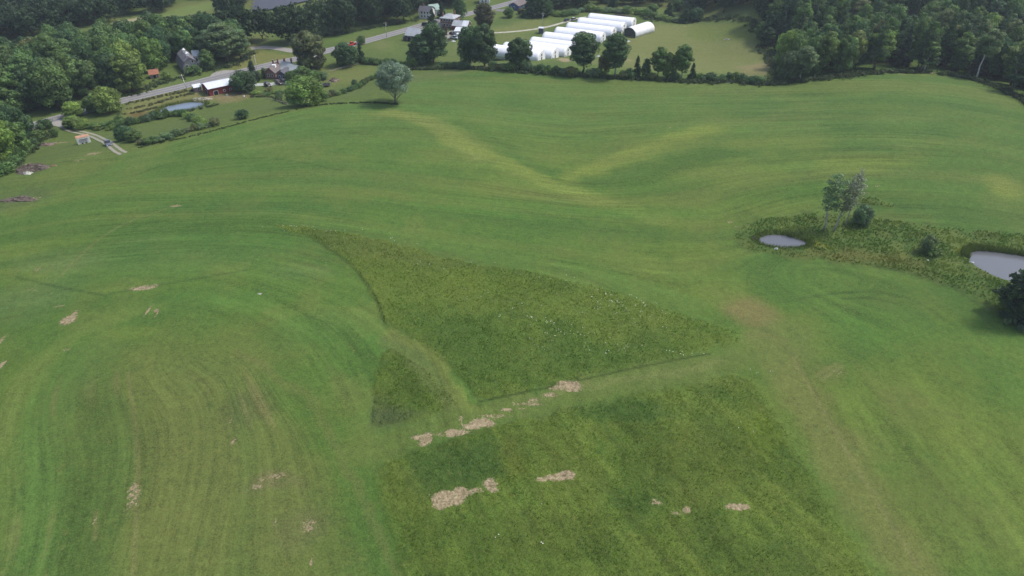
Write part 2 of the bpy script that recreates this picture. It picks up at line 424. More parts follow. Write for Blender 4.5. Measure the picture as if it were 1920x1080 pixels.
    ell(470, 760, 60, 50, C(90, 98, 66), .5)
    stroke([(430, 430), (260, 450), (120, 470), (0, 500)], 5, C(78, 112, 58), .4)
    ell(510, 910, 60, 26, C(120, 116, 88), .5); ell(560, 990, 60, 50, C(106, 112, 78), .5)
    # swaths left by the mower: broad soft bands along the rows
    ra_ = ROW_A(x, y); rb_ = ROW_B(x, y)
    wB_ = 1-sst(-8, 8, sdf(x, y, PL([(-80, 1200), (-80, 800), (0, 660), (110, 600), (290, 575), (450, 620), (600, 760), (720, 980), (790, 1200)])))
    rr_ = np.where(wB_ > .5, rb_, ra_); on = np.clip(np.abs(wB_-.5)*2, 0, 1)*(1-v_)*(1-wB_*.8*sst(95, 122, y))
    b1 = vn(rr_*3, (x+y)*.12, 9, 51)*.6+vn(rr_*3, (x-y)*.1, 4, 52)*.4; b2 = vn(rr_*3, (x+y)*.05, 26, 53)
    col = col*(1+(b1-.5)*.2*on*(1-.4*wB_))[:, None]
    put(C(116, 130, 74), sst(.55, .85, b2)*.36*on); put(C(76, 110, 56), sst(.55, .85, 1-b2)*.4*on)
    st_ = vn(rr_*3, (x+y)*.04, 5, 57)*vn(x, y, 17, 58); put(C(142, 138, 98), sst(.5, .75, st_)*.4*on*(wB_*.7+.3))
    # unmown grass
    td = np.full(len(x), 1e3); 
    m = (y < 260) & (y > 45) & (np.abs(x) < 190)
    for pl in (T1, T2, T3): td[m] = np.minimum(td[m], sdf(x[m]+(fbm(x[m], y[m], 5, 8, 4)-.5)*3.4, y[m]+(fbm(x[m], y[m], 5, 9, 4)-.5)*3.4, pl))
    sf = np.where((x > 15) | (y < 88), 2.2, .5); tall = 1-sst(-sf, sf*.6, td)
    put(C(96, 120, 55), tall*.82)
    # variety inside it
    k = fbm(x, y, 11, 44, 4); put(C(108, 127, 60), tall*sst(.48, .66, k)*.5); put(C(76, 102, 46), tall*sst(.5, .68, 1-k)*.5)
    dd = PL([(950, 800), (1150, 1060)]); dd = dd[1]-dd[0]; dd /= np.hypot(*dd); rc_ = x*dd[1]-y*dd[0]; al_ = x*dd[0]+y*dd[1]
    k2 = vn(rc_, al_*.13, 1.3, 61)*.6+vn(rc_, al_*.1, 3.2, 62)*.4; t3_ = tall*(y < 108); col = col*(1+(k2-.5)*.5*t3_)[:, None]; put(C(112, 124, 60), t3_*sst(.6, .85, k2)*.35)
    poly([(560, 425), (700, 447), (850, 490), (900, 505), (760, 500), (640, 480)], C(94, 108, 60), 5, .5)
    poly([(640, 490), (800, 500), (1000, 520), (1050, 570), (900, 560), (720, 540)], C(104, 126, 54), 7, .45)
    poly([(730, 580), (900, 590), (1100, 640), (1250, 650), (1200, 680), (900, 740), (860, 690), (760, 620)], C(76, 108, 50), 6, .5)
    poly([(770, 900), (790, 850), (920, 825), (935, 890), (880, 920), (800, 930)], C(68, 98, 50), 2.5, .7)
    poly([(705, 750), (740, 770), (780, 785), (700, 800)], C(84, 98, 74), 2, .7)
    ell(1040, 1010, 130, 60, C(88, 106, 50), .5); ell(1300, 860, 160, 60, C(88, 106, 48), .5); ell(1420, 820, 50, 60, C(100, 124, 46), .6)
    ell(1180, 770, 120, 24, C(64, 96, 46), .6); ell(1350, 740, 70, 20, C(74, 104, 46), .5); ell(1200, 940, 60, 30, C(66, 96, 44), .5); ell(960, 860, 30, 50, C(96, 110, 50), .6)
    stroke([(735, 628), (800, 660), (850, 715), (890, 770)], 3.2, C(118, 134, 72), .75)
    stroke([(735, 640), (790, 690), (830, 735), (850, 760)], 5, C(108, 122, 76), .55)
    # mown lane between the unmown blocks
    stroke([(680, 845), (800, 805), (900, 782), (1050, 742), (1200, 712), (1350, 685), (1450, 660)], 7, C(104, 124, 68), .7)
    stroke([(1000, 745), (1150, 715), (1350, 680)], 2.2, C(120, 132, 84), .5)
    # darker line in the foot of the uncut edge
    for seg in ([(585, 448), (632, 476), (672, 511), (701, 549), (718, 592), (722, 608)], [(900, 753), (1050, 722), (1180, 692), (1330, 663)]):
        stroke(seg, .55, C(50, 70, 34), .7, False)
    # marsh
    md = sdf(wx, wy, MARSH); mt = (1-sst(-2.0, 1.6, md+(fbm(x, y, 3.5, 33, 3)-.5)*4)); md2 = sdf(wx, wy, MARSH2); mt = np.maximum(mt, 1-sst(-.6, .6, md2))
    put(C(82, 108, 56), mt*.95); k = fbm(x, y, 9, 84, 4); put(C(108, 126, 70), mt*sst(.5, .65, k)*.7); put(C(96, 108, 60), mt*sst(.55, .7, 1-k)*.5)
    poly([(1510, 457), (1540, 452), (1560, 462), (1520, 466)], C(122, 132, 60), 1, .8)
    poly([(1480, 480), (1640, 492), (1740, 500), (1700, 480), (1560, 470)], C(112, 114, 66), 3, .6)
    poly([(1790, 470), (1815, 462), (1830, 468), (1812, 490)], C(124, 136, 60), 1, .8)
    for pl, lv in PONDS:
        c = pl.mean(0); nb = np.hypot(x-c[0], y-c[1]) < 50; w = np.zeros(len(x)); w[nb] = 1-sst(-.2, 1.6, sdf(x[nb], y[nb], pl)); put(C(84, 92, 54), w*.5)  # bank shade painted into the ground colour along the water's edge
    poly([(-40, 420), (0, 398), (60, 385), (110, 362), (60, 355), (0, 370), (-40, 380)], C(88, 108, 70), 2, .7)
    poly([(40, 340), (150, 300), (220, 300), (140, 340)], C(110, 128, 66), 4, .5)
    # bare earth, value 0..1 thresholded against fine noise in the material
    soil = np.zeros(len(x))
    def bare(u, v, ru, rv, s=1, rot=0):
        nonlocal soil
        if 700 < v < 990 and u > 700: ru *= 1.35; rv *= 1.25; s += .08
        p = P(u, v)[:2]; a = P(u+ru, v)[:2]-p; b = P(u, v-rv)[:2]-p; ra = math.hypot(*a); rb = math.hypot(*b)
        ca, sa = math.cos(rot), math.sin(rot); dx = x-p[0]; dy = y-p[1]
        q = np.hypot((dx*ca+dy*sa)/ra, (-dx*sa+dy*ca)/rb); soil = np.maximum(soil, (1-sst(.3, 1.35, q))*s)
    for a in [(840, 936, 27, 15, 1.15), (826, 945, 14, 12, 1.0), (862, 926, 14, 12, 1.1), (918, 908, 14, 12, .85), (926, 918, 10, 8, .8), (895, 920, 14, 6, .7), (880, 925, 8, 5, .6),
              (1062, 892, 16, 9, 1.05), (1040, 896, 20, 7, .9), (1015, 900, 14, 5, .75), (1384, 952, 24, 6, 1.0), (1395, 950, 12, 5, .9), (1288, 957, 8, 6, .95), (1230, 943, 13, 7, .6), (1268, 962, 14, 4, .6),
              (905, 793, 22, 9, 1.0), (885, 800, 18, 7, .9), (855, 811, 22, 7, .9), (845, 815, 10, 5, .9), (800, 822, 11, 12, .95), (785, 820, 14, 6, .8), (793, 832, 9, 6, .8), (950, 769, 12, 4, .8), (978, 766, 8, 3, .7),
              (1068, 722, 22, 8, 1.0), (1075, 730, 14, 5, .95), (1045, 728, 20, 5, .7), (1030, 740, 14, 5, .75), (864, 786, 5, 8, .7), (925, 780, 30, 5, .62), (990, 757, 34, 5, .6), (828, 815, 16, 4, .6), (1000, 750, 12, 4, .65),
              (128, 600, 17, 9, 1.1), (140, 588, 6, 8, .9), (268, 540, 34, 6, .85, .1), (290, 535, 14, 4, .7), (278, 582, 3.5, 13, .9), (292, 583, 6, 6, .85), (293, 590, 3, 10, .8), (330, 386, 14, 3, .9),
              (125, 656, 14, 3, .7, .2), (0, 640, 6, 14, .8), (4, 684, 6, 8, .9), (248, 918, 9, 24, .72), (252, 935, 12, 34, .66), (240, 945, 3, 30, .6), (437, 828, 8, 10, .7), (432, 790, 4, 30, .55),
              (515, 893, 46, 7, .62, .35), (480, 912, 14, 8, .68), (584, 1052, 4, 14, .75), (178, 975, 3, 12, .7), (580, 985, 26, 18, .55), (515, 980, 4, 14, .6), (70, 505, 8, 4, .7), (60, 544, 16, 3, .55), (110, 574, 14, 3, .7), (332, 503, 10, 3, .6),
              (645, 852, 3, 16, .6, .1), (520, 580, 2.4, 18, .6), (504, 578, 2.4, 14, .5), (1560, 700, 3, 22, .55, -.8), (1574, 700, 3, 22, .5, -.8), (1370, 416, 12, 3, .7), (1382, 426, 7, 3, .7), (1645, 348, 7, 2.5, .8), (1628, 361, 8, 2, .7),
              (1695, 139, 8, 1.2, .9), (1742, 136, 14, 2, .9), (1255, 240, 8, 2, .7), (70, 273, 36, 4, .65, .15), (110, 268, 30, 3, .6, .1), (60, 372, 30, 4, .62, .12), (20, 372, 20, 4, .6), (62, 314, 20, 8, .7), (46, 310, 10, 6, .6),
              (175, 288, 20, 3, .75, .2), (150, 300, 16, 3, .6, .2), (1058, 112, 16, 5, .95), (1180, 113, 8, 4, .7), (380, 187, 14, 6, 1.0), (392, 182, 10, 5, .9), (372, 192, 12, 4, .8), (432, 180, 30, 5, .6), (625, 151, 12, 3, 1), (835, 68, 18, 6, .8),
              (40, 10, 16, 24, .9), (10, 30, 20, 8, .9), (25, 55, 30, 5, .5), (160, 4, 20, 4, .8)]: bare(*a)
    # mowing rows
    ra = ROW_A(x, y); rb = ROW_B(x, y)
    wB = 1-sst(-8, 8, sdf(x, y, PL([(-80, 1200), (-80, 800), (0, 660), (110, 600), (290, 575), (450, 620), (600, 760), (720, 980), (790, 1200)])))
    t3 = 1-sst(-1, 1, sdf(x, y, T3)); d3 = PL([(950, 800), (1150, 1060)]); d3 = d3[1]-d3[0]; d3 /= np.hypot(*d3); rc = x*d3[1]-y*d3[0]
    row = np.where(wB > .5, rb, ra); row = np.where(t3 > .5, rc+500, row)
    amt = np.where(t3 > .5, .45, (1-wB*.7*sst(95, 122, y))*np.clip(np.abs(wB-.5)*2, 0, 1)*(.35+.55*sst(.35, .65, fbm(x, y, 28, 91, 3))))
    soil = np.maximum(soil, 0)+.17*wB*vn(rb*2.5, (x+y)*.15, 3, 77)*sst(.4, .7, fbm(x, y, 22, 78, 3))
    amt = amt*(1-v_*.75)*(1-mt); amt = np.where((td < 0) & (t3 < .5), .15, amt)
    # faint broken wheel tracks and turning loops
    for pts in ([(1500, 560), (1600, 545), (1680, 550), (1740, 575), (1770, 600)], [(1580, 560), (1640, 558), (1690, 572)], [(1640, 500), (1740, 520), (1800, 545), (1845, 580)],
                [(250, 330), (330, 300), (520, 295), (640, 320)], [(210, 550), (330, 530), (470, 505)], [(30, 520), (120, 540), (200, 555)]):
        stroke(pts, .9, C(62, 90, 48), .55, False)
    for pts in ([(1540, 712), (1560, 698), (1580, 686)], [(1532, 705), (1550, 692), (1572, 680)], [(1480, 660), (1560, 800), (1650, 950), (1720, 1060)], [(240, 700), (262, 850), (250, 1080)], [(180, 960), (178, 1010)], [(330, 385), (200, 430), (110, 520)]):
        stroke(pts, .8, C(132, 134, 92), .45, False)
    tl = np.maximum(tall, mt*.8*sst(-.2, 1.5, np.minimum(np.minimum(sdf(x, y, POND1), sdf(x, y, POND2)), 99)))
    return col, soil, tl, row, amt
def ground_mat():
    m, t, p = nodes('meadow'); L = t.links
    tc = N(t, 'ShaderNodeTexCoord').outputs['Object']
    A = lambda n: N(t, 'ShaderNodeAttribute', attribute_name=n)
    alb = A('albedo').outputs['Color']; soil = A('soil').outputs['Fac']; tall = A('tall').outputs['Fac']; row = A('row').outputs['Fac']; ra = A('rowamt').outputs['Fac']
    sp = N(t, 'ShaderNodeSeparateXYZ'); L.new(tc, sp.inputs[0])
    # mowing streaks: fast across the row, slow along it
    def streak(f, along, sc):
        cb = N(t, 'ShaderNodeCombineXYZ'); L.new(math_(t, 'MULTIPLY', row, f), cb.inputs[0])
        L.new(math_(t, 'MULTIPLY', sp.outputs[0], along), cb.inputs[1]); L.new(math_(t, 'MULTIPLY', sp.outputs[1], along), cb.inputs[2])
        return noise(t, cb.outputs[0], sc, 3, .6)
    s1 = streak(1.0, .05, .75); s2 = streak(1.0, .03, .22)
    fine = noise(t, tc, 3.0, 6, .78); mid = noise(t, tc, .55, 5, .62); big = noise(t, tc, .07, 4, .6)
    def osc(src, amp, lo=.3, hi=.7): return mrange(t, src, lo, hi, -amp, amp)
    k = math_(t, 'ADD', 1.0, math_(t, 'MULTIPLY', osc(s1, .26), ra))
    k = math_(t, 'ADD', k, math_(t, 'MULTIPLY', osc(s2, .14), ra))
    k = math_(t, 'ADD', k, osc(fine, .58, .25, .75))
    k = math_(t, 'ADD', k, osc(noise(t, tc, 1.2, 3, .65), .13))
    k = math_(t, 'ADD', k, osc(mid, .12))
    k = math_(t, 'MAXIMUM', k, .3)
    v = N(t, 'ShaderNodeVectorMath', operation='SCALE'); L.new(alb, v.inputs[0]); L.new(k, v.inputs['Scale']); c = v.outputs[0]
    # hue variation: dry straw and fresh clover
    dry = noise(t, tc, .9, 5, .7); c = mixc(t, mrange(t, dry, .56, .74, 0, .38), c, tuple(C(150, 150, 96)))
    clv = noise(t, tc, .33, 5, .65); c = mixc(t, mrange(t, clv, .55, .75, 0, .35), c, tuple(C(66, 108, 58)))
    c = mixc(t, mrange(t, big, .5, .7, 0, .25), c, tuple(C(108, 124, 68)))
    # bare soil, ragged
    rg = math_(t, 'ADD', soil, math_(t, 'MULTIPLY', math_(t, 'SUBTRACT', noise(t, tc, 1.5, 8, .82), .5), 2.9))
    sm = mrange(t, rg, .52, .8, 0, 1, True)
    sn = noise(t, tc, 1.7, 5, .7); sc = mixc(t, mrange(t, sn, .35, .65, 0, 1), tuple(C(128, 118, 98)), tuple(C(202, 188, 166)))
    c = mixc(t, math_(t, 'MULTIPLY', sm, mrange(t, noise(t, tc, 4, 3), .3, .5, .45, 1)), c, sc)
    L.new(c, p.inputs['Base Color']); p.inputs['Roughness'].default_value = .95; p.inputs['Specular IOR Level'].default_value = .12
    h = math_(t, 'ADD', math_(t, 'MULTIPLY', fine, .7), math_(t, 'MULTIPLY', s1, math_(t, 'MULTIPLY', ra, .7)))
    h = math_(t, 'ADD', h, math_(t, 'MULTIPLY', mid, math_(t, 'ADD', .5, math_(t, 'MULTIPLY', tall, 1.5))))
    b = N(t, 'ShaderNodeBump'); b.inputs['Strength'].default_value = .75; b.inputs['Distance'].default_value = .3
    L.new(h, b.inputs['Height']); L.new(b.outputs[0], p.inputs['Normal'])
    return m
GROUND = make_ground()

# ------------------------------------------------------------------ water
def water(name, pl, lv, label, wc=(.10, .105, .115)):  # wc: water colour lightened to carry the sky's reflection
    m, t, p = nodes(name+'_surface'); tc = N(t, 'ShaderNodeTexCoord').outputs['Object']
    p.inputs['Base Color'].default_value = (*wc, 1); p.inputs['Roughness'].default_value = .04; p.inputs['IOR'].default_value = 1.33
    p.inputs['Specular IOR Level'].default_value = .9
    b = N(t, 'ShaderNodeBump'); b.inputs['Strength'].default_value = .25; b.inputs['Distance'].default_value = .02
    t.links.new(noise(t, tc, 3.5, 3), b.inputs['Height']); t.links.new(b.outputs[0], p.inputs['Normal'])
    c = pl.mean(0); q = c+(pl-c)*1.06
    mb = MB(); mb.add([(c[0], c[1], lv)]+[(a, b_, lv) for a, b_ in q], [(0, i+1, (i+1) % len(q)+1) for i in range(len(q))])
    o = mb.build(name, m); tag(o, label, 'pond', kind='structure')
    return o
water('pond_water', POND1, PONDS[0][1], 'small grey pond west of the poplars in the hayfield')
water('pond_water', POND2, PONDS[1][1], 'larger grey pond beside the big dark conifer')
water('pond_water', POND3, PONDS[2][1], 'pale blue farm pond below the red barn', (.15, .19, .24))  # pale blue of the reflected sky put into the water colour

# ------------------------------------------------------------------ roads
def strip_mesh(pl, width, off, name, mat, label, cat='road', n=6, step=3, kind='structure', side=0.0):
    pl = smooth_pl(np.array(pl), 3); seg = np.hypot(*(pl[1:]-pl[:-1]).T); s = np.r_[0, np.cumsum(seg)]
    m = max(2, int(s[-1]/step)); q = np.linspace(0, s[-1], m)
    px = np.interp(q, s, pl[:, 0]); py = np.interp(q, s, pl[:, 1]); tx = np.gradient(px); ty = np.gradient(py); L = np.hypot(tx, ty)
    nx, ny = -ty/L, tx/L; a = np.linspace(-.5, .5, n+1)*width+side
    X = px[:, None]+nx[:, None]*a; Y = py[:, None]+ny[:, None]*a
    Zc = H(px+nx*side, py+ny*side)
    Z = np.maximum(H(X.ravel(), Y.ravel()).reshape(X.shape)*.5+Zc[:, None]*.5, H(X.ravel(), Y.ravel()).reshape(X.shape))+off
    i = np.arange((m-1)*n); r = i//n; c = i % n; b = r*(n+1)+c
    f = np.stack([b, b+n+1, b+n+2, b+1], 1)
    across = np.tile(a-side, m); along = np.repeat(q, n+1)
    me = mesh_np(name, np.stack([X.ravel(), Y.ravel(), Z.ravel()], 1), f[:, ::-1], mat, {'across': across, 'along': along})
    o = bpy.data.objects.new(name, me); COL.objects.link(o); tag(o, label, cat, kind=kind); return o
def asphalt():
    m, t, p = nodes('asphalt'); tc = N(t, 'ShaderNodeTexCoord').outputs['Object']
    ac = N(t, 'ShaderNodeAttribute', attribute_name='across').outputs['Fac']
    n1 = noise(t, tc, .25, 5); c = mixc(t, n1, (.15, .15, .155), (.23, .23, .235)); n2 = noise(t, tc, 5, 3)
    c = mixc(t, mrange(t, n2, .3, .7, 0, .4), c, (.13, .13, .13))
    d = math_(t, 'ABSOLUTE', ac)
    tr = math_(t, 'LESS_THAN', math_(t, 'ABSOLUTE', math_(t, 'SUBTRACT', d, 1.7)), .5); c = mixc(t, math_(t, 'MULTIPLY', tr, .25), c, (.09, .09, .1))
    sh = math_(t, 'GREATER_THAN', math_(t, 'ADD', d, math_(t, 'MULTIPLY', n2, .5)), 3.85); c = mixc(t, sh, c, (.26, .25, .22))
    t.links.new(c, p.inputs['Base Color']); p.inputs['Roughness'].default_value = .85
    return m
ASPHALT = asphalt()
GRAVEL = plain('gravel', (.27, .26, .24), .95, var=.3, scale=.8, stain=(.2, .2, .16))
ROADPX = [(40, 243), (90, 227), (150, 211), (235, 187), (345, 162), (400, 147), (467, 131), (517, 119), (560, 110), (615, 95), (673, 81), (720, 68), (767, 55), (800, 45), (823, 39), (883, 25), (923, 15), (967, 3), (1010, -9), (1100, -32)]
ROADW = PL(ROADPX)
strip_mesh(ROADW, 8.2, .12, 'road', ASPHALT, 'grey two lane country road running past the farms', n=10)
PAINT = plain('road_paint', (.46, .46, .44), .7, var=.25, scale=.5)
YPAINT = plain('yellow_paint', (.4, .37, .26), .7, var=.25, scale=.5)
strip_mesh(ROADW, .15, .135, 'edge_line', PAINT, 'white edge line of the road', n=1, side=3.2)
strip_mesh(ROADW, .15, .135, 'edge_line', PAINT, 'white edge line of the road', n=1, side=-3.2)
strip_mesh(ROADW, .2, .135, 'centre_line', YPAINT, 'faded centre line of the road', n=1)
def flat_poly(name, px, mat, off, label, grid=2.5):
    pl = smooth_pl(PL(px), 2, True); x0, y0 = pl.min(0); x1, y1 = pl.max(0)
    c = pl.mean(0); vs = []; K = 5
    for k in range(K+1):
        for q in pl: vs.append(c+(q-c)*(k/K) if k else c)
    vs = np.array(vs); z = H(vs[:, 0], vs[:, 1])+off; n = len(pl); f = []
    for k in range(K):
        for i in range(n):
            a = k*n+i; b = k*n+(i+1) % n; f.append((a, b, b+n, a+n))
    me = mesh_np(name, np.c_[vs, z], f, mat); o = bpy.data.objects.new(name, me); COL.objects.link(o); tag(o, label, 'road', kind='structure')
flat_poly('gravel_pull_off', [(392, 147), (398, 137), (415, 132), (438, 131), (447, 136), (420, 142)], GRAVEL, .07, 'grey gravel pull-off beside the road')
strip_mesh(PL([(470, 91), (485, 89), (505, 89), (530, 92), (555, 97), (580, 101), (600, 101)]), 6, .07, 'side_road', GRAVEL, 'grey side road curving out of the wood', n=4)
strip_mesh(PL([(452, 160), (478, 159), (505, 158), (530, 156), (560, 156), (590, 155)]), 4.2, .07, 'driveway', plain('pale_gravel', (.33, .36, .33), .95, var=.2, scale=.6), 'pale gravel driveway of the brick farmhouse', n=3)
strip_mesh(PL([(830, 72), (845, 66), (848, 58), (860, 58), (880, 72)]), 5, .07, 'farmyard', GRAVEL, 'gravel yard behind the brick house', n=3)
strip_mesh(PL([(915, 62), (945, 61), (980, 58), (1008, 54), (1030, 50), (1058, 42), (1075, 36), (1100, 32)]), 2.6, .07, 'gravel_track', plain('track_gravel', (.36, .35, .28), .95, var=.25, scale=.5), 'pale track leading to the greenhouses', n=2)
strip_mesh(PL([(930, 19), (942, 20), (952, 19), (962, 16)]), 6, .07, 'driveway', plain('dark_drive', (.16, .16, .155), .9, var=.2), 'dark driveway of the blue house', n=3)
def track_mat():
    m, t, p = nodes('dirt_track'); tc = N(t, 'ShaderNodeTexCoord').outputs['Object']
    ac = N(t, 'ShaderNodeAttribute', attribute_name='across').outputs['Fac']
    d = math_(t, 'ABSOLUTE', ac); w = math_(t, 'ADD', math_(t, 'ABSOLUTE', math_(t, 'SUBTRACT', d, 1.05)), math_(t, 'MULTIPLY', noise(t, tc, .7, 4), .7))
    c = mixc(t, mrange(t, w, .75, .95, 0, 1), (.24, .23, .18), tuple(C(104, 120, 70)))
    t.links.new(c, p.inputs['Base Color']); p.inputs['Roughness'].default_value = .95; return m
TRK = PL([(112, 231), (124, 240), (142, 247), (165, 251), (183, 257), (196, 264), (208, 273), (222, 284), (232, 288)])
strip_mesh(TRK, 3.6, .07, 'dirt_track', track_mat(), 'two-rut dirt track leading from the road into the field', n=8)
flat_poly('gravel_pull_off', [(88, 233), (108, 228), (122, 222), (128, 232), (120, 241), (100, 236)], GRAVEL, .16, 'gravel apron where the dirt track meets the road')

# ------------------------------------------------------------------ vegetation builders
def leaves(centers, radii, n_per, size, tone_l, squash=.8, outward=.7):
    """leaf-sized faces over clump surfaces. centers (k,3), radii (k,)"""
    k = len(centers); idx = np.repeat(np.arange(k), n_per); n = len(idx)
    d = rng.normal(size=(n, 3)); d[:, 2] = d[:, 2]*.9+.25; d /= np.linalg.norm(d, axis=1)[:, None]
    r = radii[idx]*(0.72+.36*rng.random(n)**.6)
    p = centers[idx]+d*r[:, None]*np.array([1, 1, squash])
    nrm = d*outward+rng.normal(size=(n, 3))*(1-outward)*.9; nrm /= np.linalg.norm(nrm, axis=1)[:, None]
    a = np.cross(nrm, rng.normal(size=(n, 3))); a /= np.linalg.norm(a, axis=1)[:, None]; b = np.cross(nrm, a)
    s = size*(.6+.8*rng.random(n)); a *= s[:, None]; b *= (s*.75)[:, None]
    v = np.stack([p-a, p+b*.8, p+a, p-b*.8], 1).reshape(-1, 3)
    f = np.arange(4*n).reshape(n, 4)
    tone = np.clip(tone_l[idx]+rng.normal(size=n)*.16, 0, 1)
    return v, f, np.repeat(tone, 4)
def crown_broad(w, h, base, lobes=34, n_per=150, size=.42, lobe_r=.2, seed=0, shape='round'):
    """ellipsoid cloud of leaf clumps; w,h crown width/height, base z of crown bottom"""
    r_ = np.random.default_rng(seed); c = []; rad = []
    R0 = w/2
    for i in range(lobes):
        ph = i*2.39996+r_.random()*.9; u = (i+.5)/lobes; zz = -0.92+1.9*u+.1*r_.normal(); zz = min(1, zz)
        rr = math.sqrt(max(0.02, 1-max(0, zz)**2))*(.86+.2*r_.random()) if zz > 0 else (1-.3*abs(zz))*(.85+.25*r_.random())
        if shape == 'tall' and zz < 0: rr *= 1-.45*abs(zz)
        k = .62+.28*r_.random()
        c.append((R0*rr*k*math.cos(ph), R0*rr*k*math.sin(ph), base+h*.5+zz*h*.5*(.78+.1*r_.random())))
        rad.append(w*lobe_r*(.65+.6*r_.random()))
    for i in range(lobes//4):
        ph = r_.random()*6.28; q = r_.random()*.45
        c.append((R0*q*math.cos(ph), R0*q*math.sin(ph), base+h*(.35+.4*r_.random()))); rad.append(w*lobe_r*1.25)
    c = np.array(c); rad = np.array(rad); tone = np.clip(.5+r_.normal(size=len(c))*.2, 0, 1)
    return leaves(c, rad, n_per, size, tone)
def crown_conifer(w, h, base, tiers=16, seed=0, size=.4, layered=False):
    r_ = np.random.default_rng(seed); c = []; rad = []; P_ = []; F_ = []; T_ = []
    for i in range(tiers):
        t = i/(tiers-1); z = base+h*t; rr = w/2*((1-t)**.8*(.85+.3*r_.random())+.04)
        nb = max(4, int(4+9*(1-t))) if not layered else max(3, int(3+4*(1-t)))
        for b in range(nb):
            ph = r_.random()*6.28; ln = rr*(.7+.45*r_.random())
            for q in np.linspace(.25, 1, max(2, int(ln/(.8)))):
                c.append((ln*q*math.cos(ph), ln*q*math.sin(ph), z-(.10 if not layered else -.08)*ln*q+(r_.random()-.5)*.3)); rad.append(.35+.45*(1-q)+(.25 if layered else 0))
    c = np.array(c); rad = np.array(rad); tone = np.clip(.42+r_.normal(size=len(c))*.2, 0, 1)
    return leaves(c, rad, max(6, 8000//len(c)), size, tone, .35, .55)
def trunk_mesh(name, h, r, mat, limbs=5, top=.8, spread=.25, seed=0, lean=0.0, start=.35):
    r_ = random.Random(seed); mb = MB(); pts = []; x = y = 0
    for i in range(7):
        t = i/6; pts.append((x+lean*t*h, y, -.4+(h*top+.4)*t)); x += r_.uniform(-.02, .02)*h; y += r_.uniform(-.02, .02)*h
    mb.tube(pts, [r*(1.25 if i == 0 else 1)*(1-.8*i/6) for i in range(7)], 7)
    for k in range(limbs):
        t = start+(.95-start)*k/max(1, limbs); b = Vector(pts[int(t*6)]).lerp(Vector(pts[min(6, int(t*6)+1)]), t*6-int(t*6))
        ph = k*2.4+r_.random(); L = h*spread*(1.1-.5*t)
        e = b+Vector((math.cos(ph)*L, math.sin(ph)*L, L*.9)); m_ = b.lerp(e, .5)+Vector((0, 0, -.08*L))
        mb.tube([b, m_, e], [r*.45*(1-.5*t), r*.28, r*.08], 5)
    return mb.mesh(name, mat, True)
def leafmesh(name, vft): v, f, t = vft; return mesh_np(name, v, f, LEAF, {'tone': t})
PROTO = {}
def proto(kind, crown, trunk, H_, W_): PROTO.setdefault(kind, []).append((crown, trunk, H_, W_))
for s in range(6):      # round broadleaf, 14 m tall
    w = [12, 11, 13, 12, 11.5, 12.5][s]; hh = [11, 12, 11, 10.5, 11.5, 12][s]
    proto('broad', leafmesh('crown', crown_broad(w*.86, hh+1.6, .6, [30, 38, 34, 44, 28, 40][s], 190, .36, [.2, .17, .19, .16, .22, .175][s], s)), trunk_mesh('trunk', 13, .32, BARK, 6, seed=s), 14, w)
for s in range(3):      # taller, narrower broadleaf with a trunk that shows, 20 m
    proto('tall', leafmesh('crown', crown_broad(8.2, 16.5, 3.0, 46, 150, .34, .19, 20+s, 'tall')), trunk_mesh('trunk', 19, .3, [BARK, PALE_BARK, BARK][s], 8, .85, .16, seed=20+s), 20, 9)
for s in range(2):      # airy poplar / aspen 18 m
    a_ = crown_broad(4.4, 13, 5.0, 38, 40, .22, .19, 30+s, 'tall'); a_[0][:, 0] += a_[0][:, 2]*[-.01, .12][s]
    proto('airy', leafmesh('crown', a_), trunk_mesh('trunk', 18, .2, PALE_BARK, 9, .92, .10, seed=30+s, lean=[-.01, .12][s], start=.3), 18, 5.2)
for s in range(2):
    proto('birch', leafmesh('crown', crown_broad(6.5, 10.5, 8.2, 30, 150, .3, .2, 40+s)), trunk_mesh('trunk', 18, .27, WHITE_BARK, 5, .85, .14, seed=40+s, start=.5), 19, 7)
for s in range(3):      # spruce 15 m
    proto('conifer', leafmesh('crown', crown_conifer(8, 14, 1.0, 18, 50+s)), trunk_mesh('trunk', 15, .25, BARK, 0, .95, seed=50+s), 15, 8)
for s in range(2):      # white pine with open tiers 19 m
    proto('pine', leafmesh('crown', crown_conifer(11, 15, 4, 12, 60+s, .42, True)), trunk_mesh('trunk', 19, .32, BARK, 9, .95, .16, seed=60+s), 19, 11)
for s in range(4):      # shrub 3 m
    proto('shrub', leafmesh('foliage', crown_broad([4, 4.4, 3.8, 4.6][s], 3, 0, [16, 20, 13, 22][s], 70, .2, .2, 70+s)), trunk_mesh('stem', 2.4, .07, BARK, 4, .8, .35, seed=70+s), 3, 4.2)
proto('willow', leafmesh('crown', crown_broad(15, 12.5, 4.2, 70, 170, .26, .115, 80)), trunk_mesh('trunk', 15, .42, BARK, 11, .75, .38, seed=80, start=.12), 17, 15)
def column_crown(seed):
    r_ = np.random.default_rng(seed); n = 30; t = np.linspace(0, 1, n); ph = r_.random(n)*6.3
    c = np.c_[np.cos(ph)*.3, np.sin(ph)*.3, .5+t*6]; rad = .9*(1-.75*t**2)+.15
    return leaves(c, rad, 80, .16, np.clip(.5+r_.normal(size=n)*.15, 0, 1), 1.0)
proto('column', leafmesh('crown', column_crown(5)), trunk_mesh('trunk', 5, .1, BARK, 0, .9, seed=5), 7, 2.2)
GREENS = {'mid': (.056, .098, .031), 'dark': (.032, .064, .026), 'bright': (.088, .135, .034), 'grey': (.068, .108, .052), 'silver': (.108, .142, .098), 'olive': (.072, .086, .036),
          'blue': (.036, .062, .042), 'yellow': (.125, .14, .04), 'brown': (.09, .075, .05)}
LEAFK = 2.0
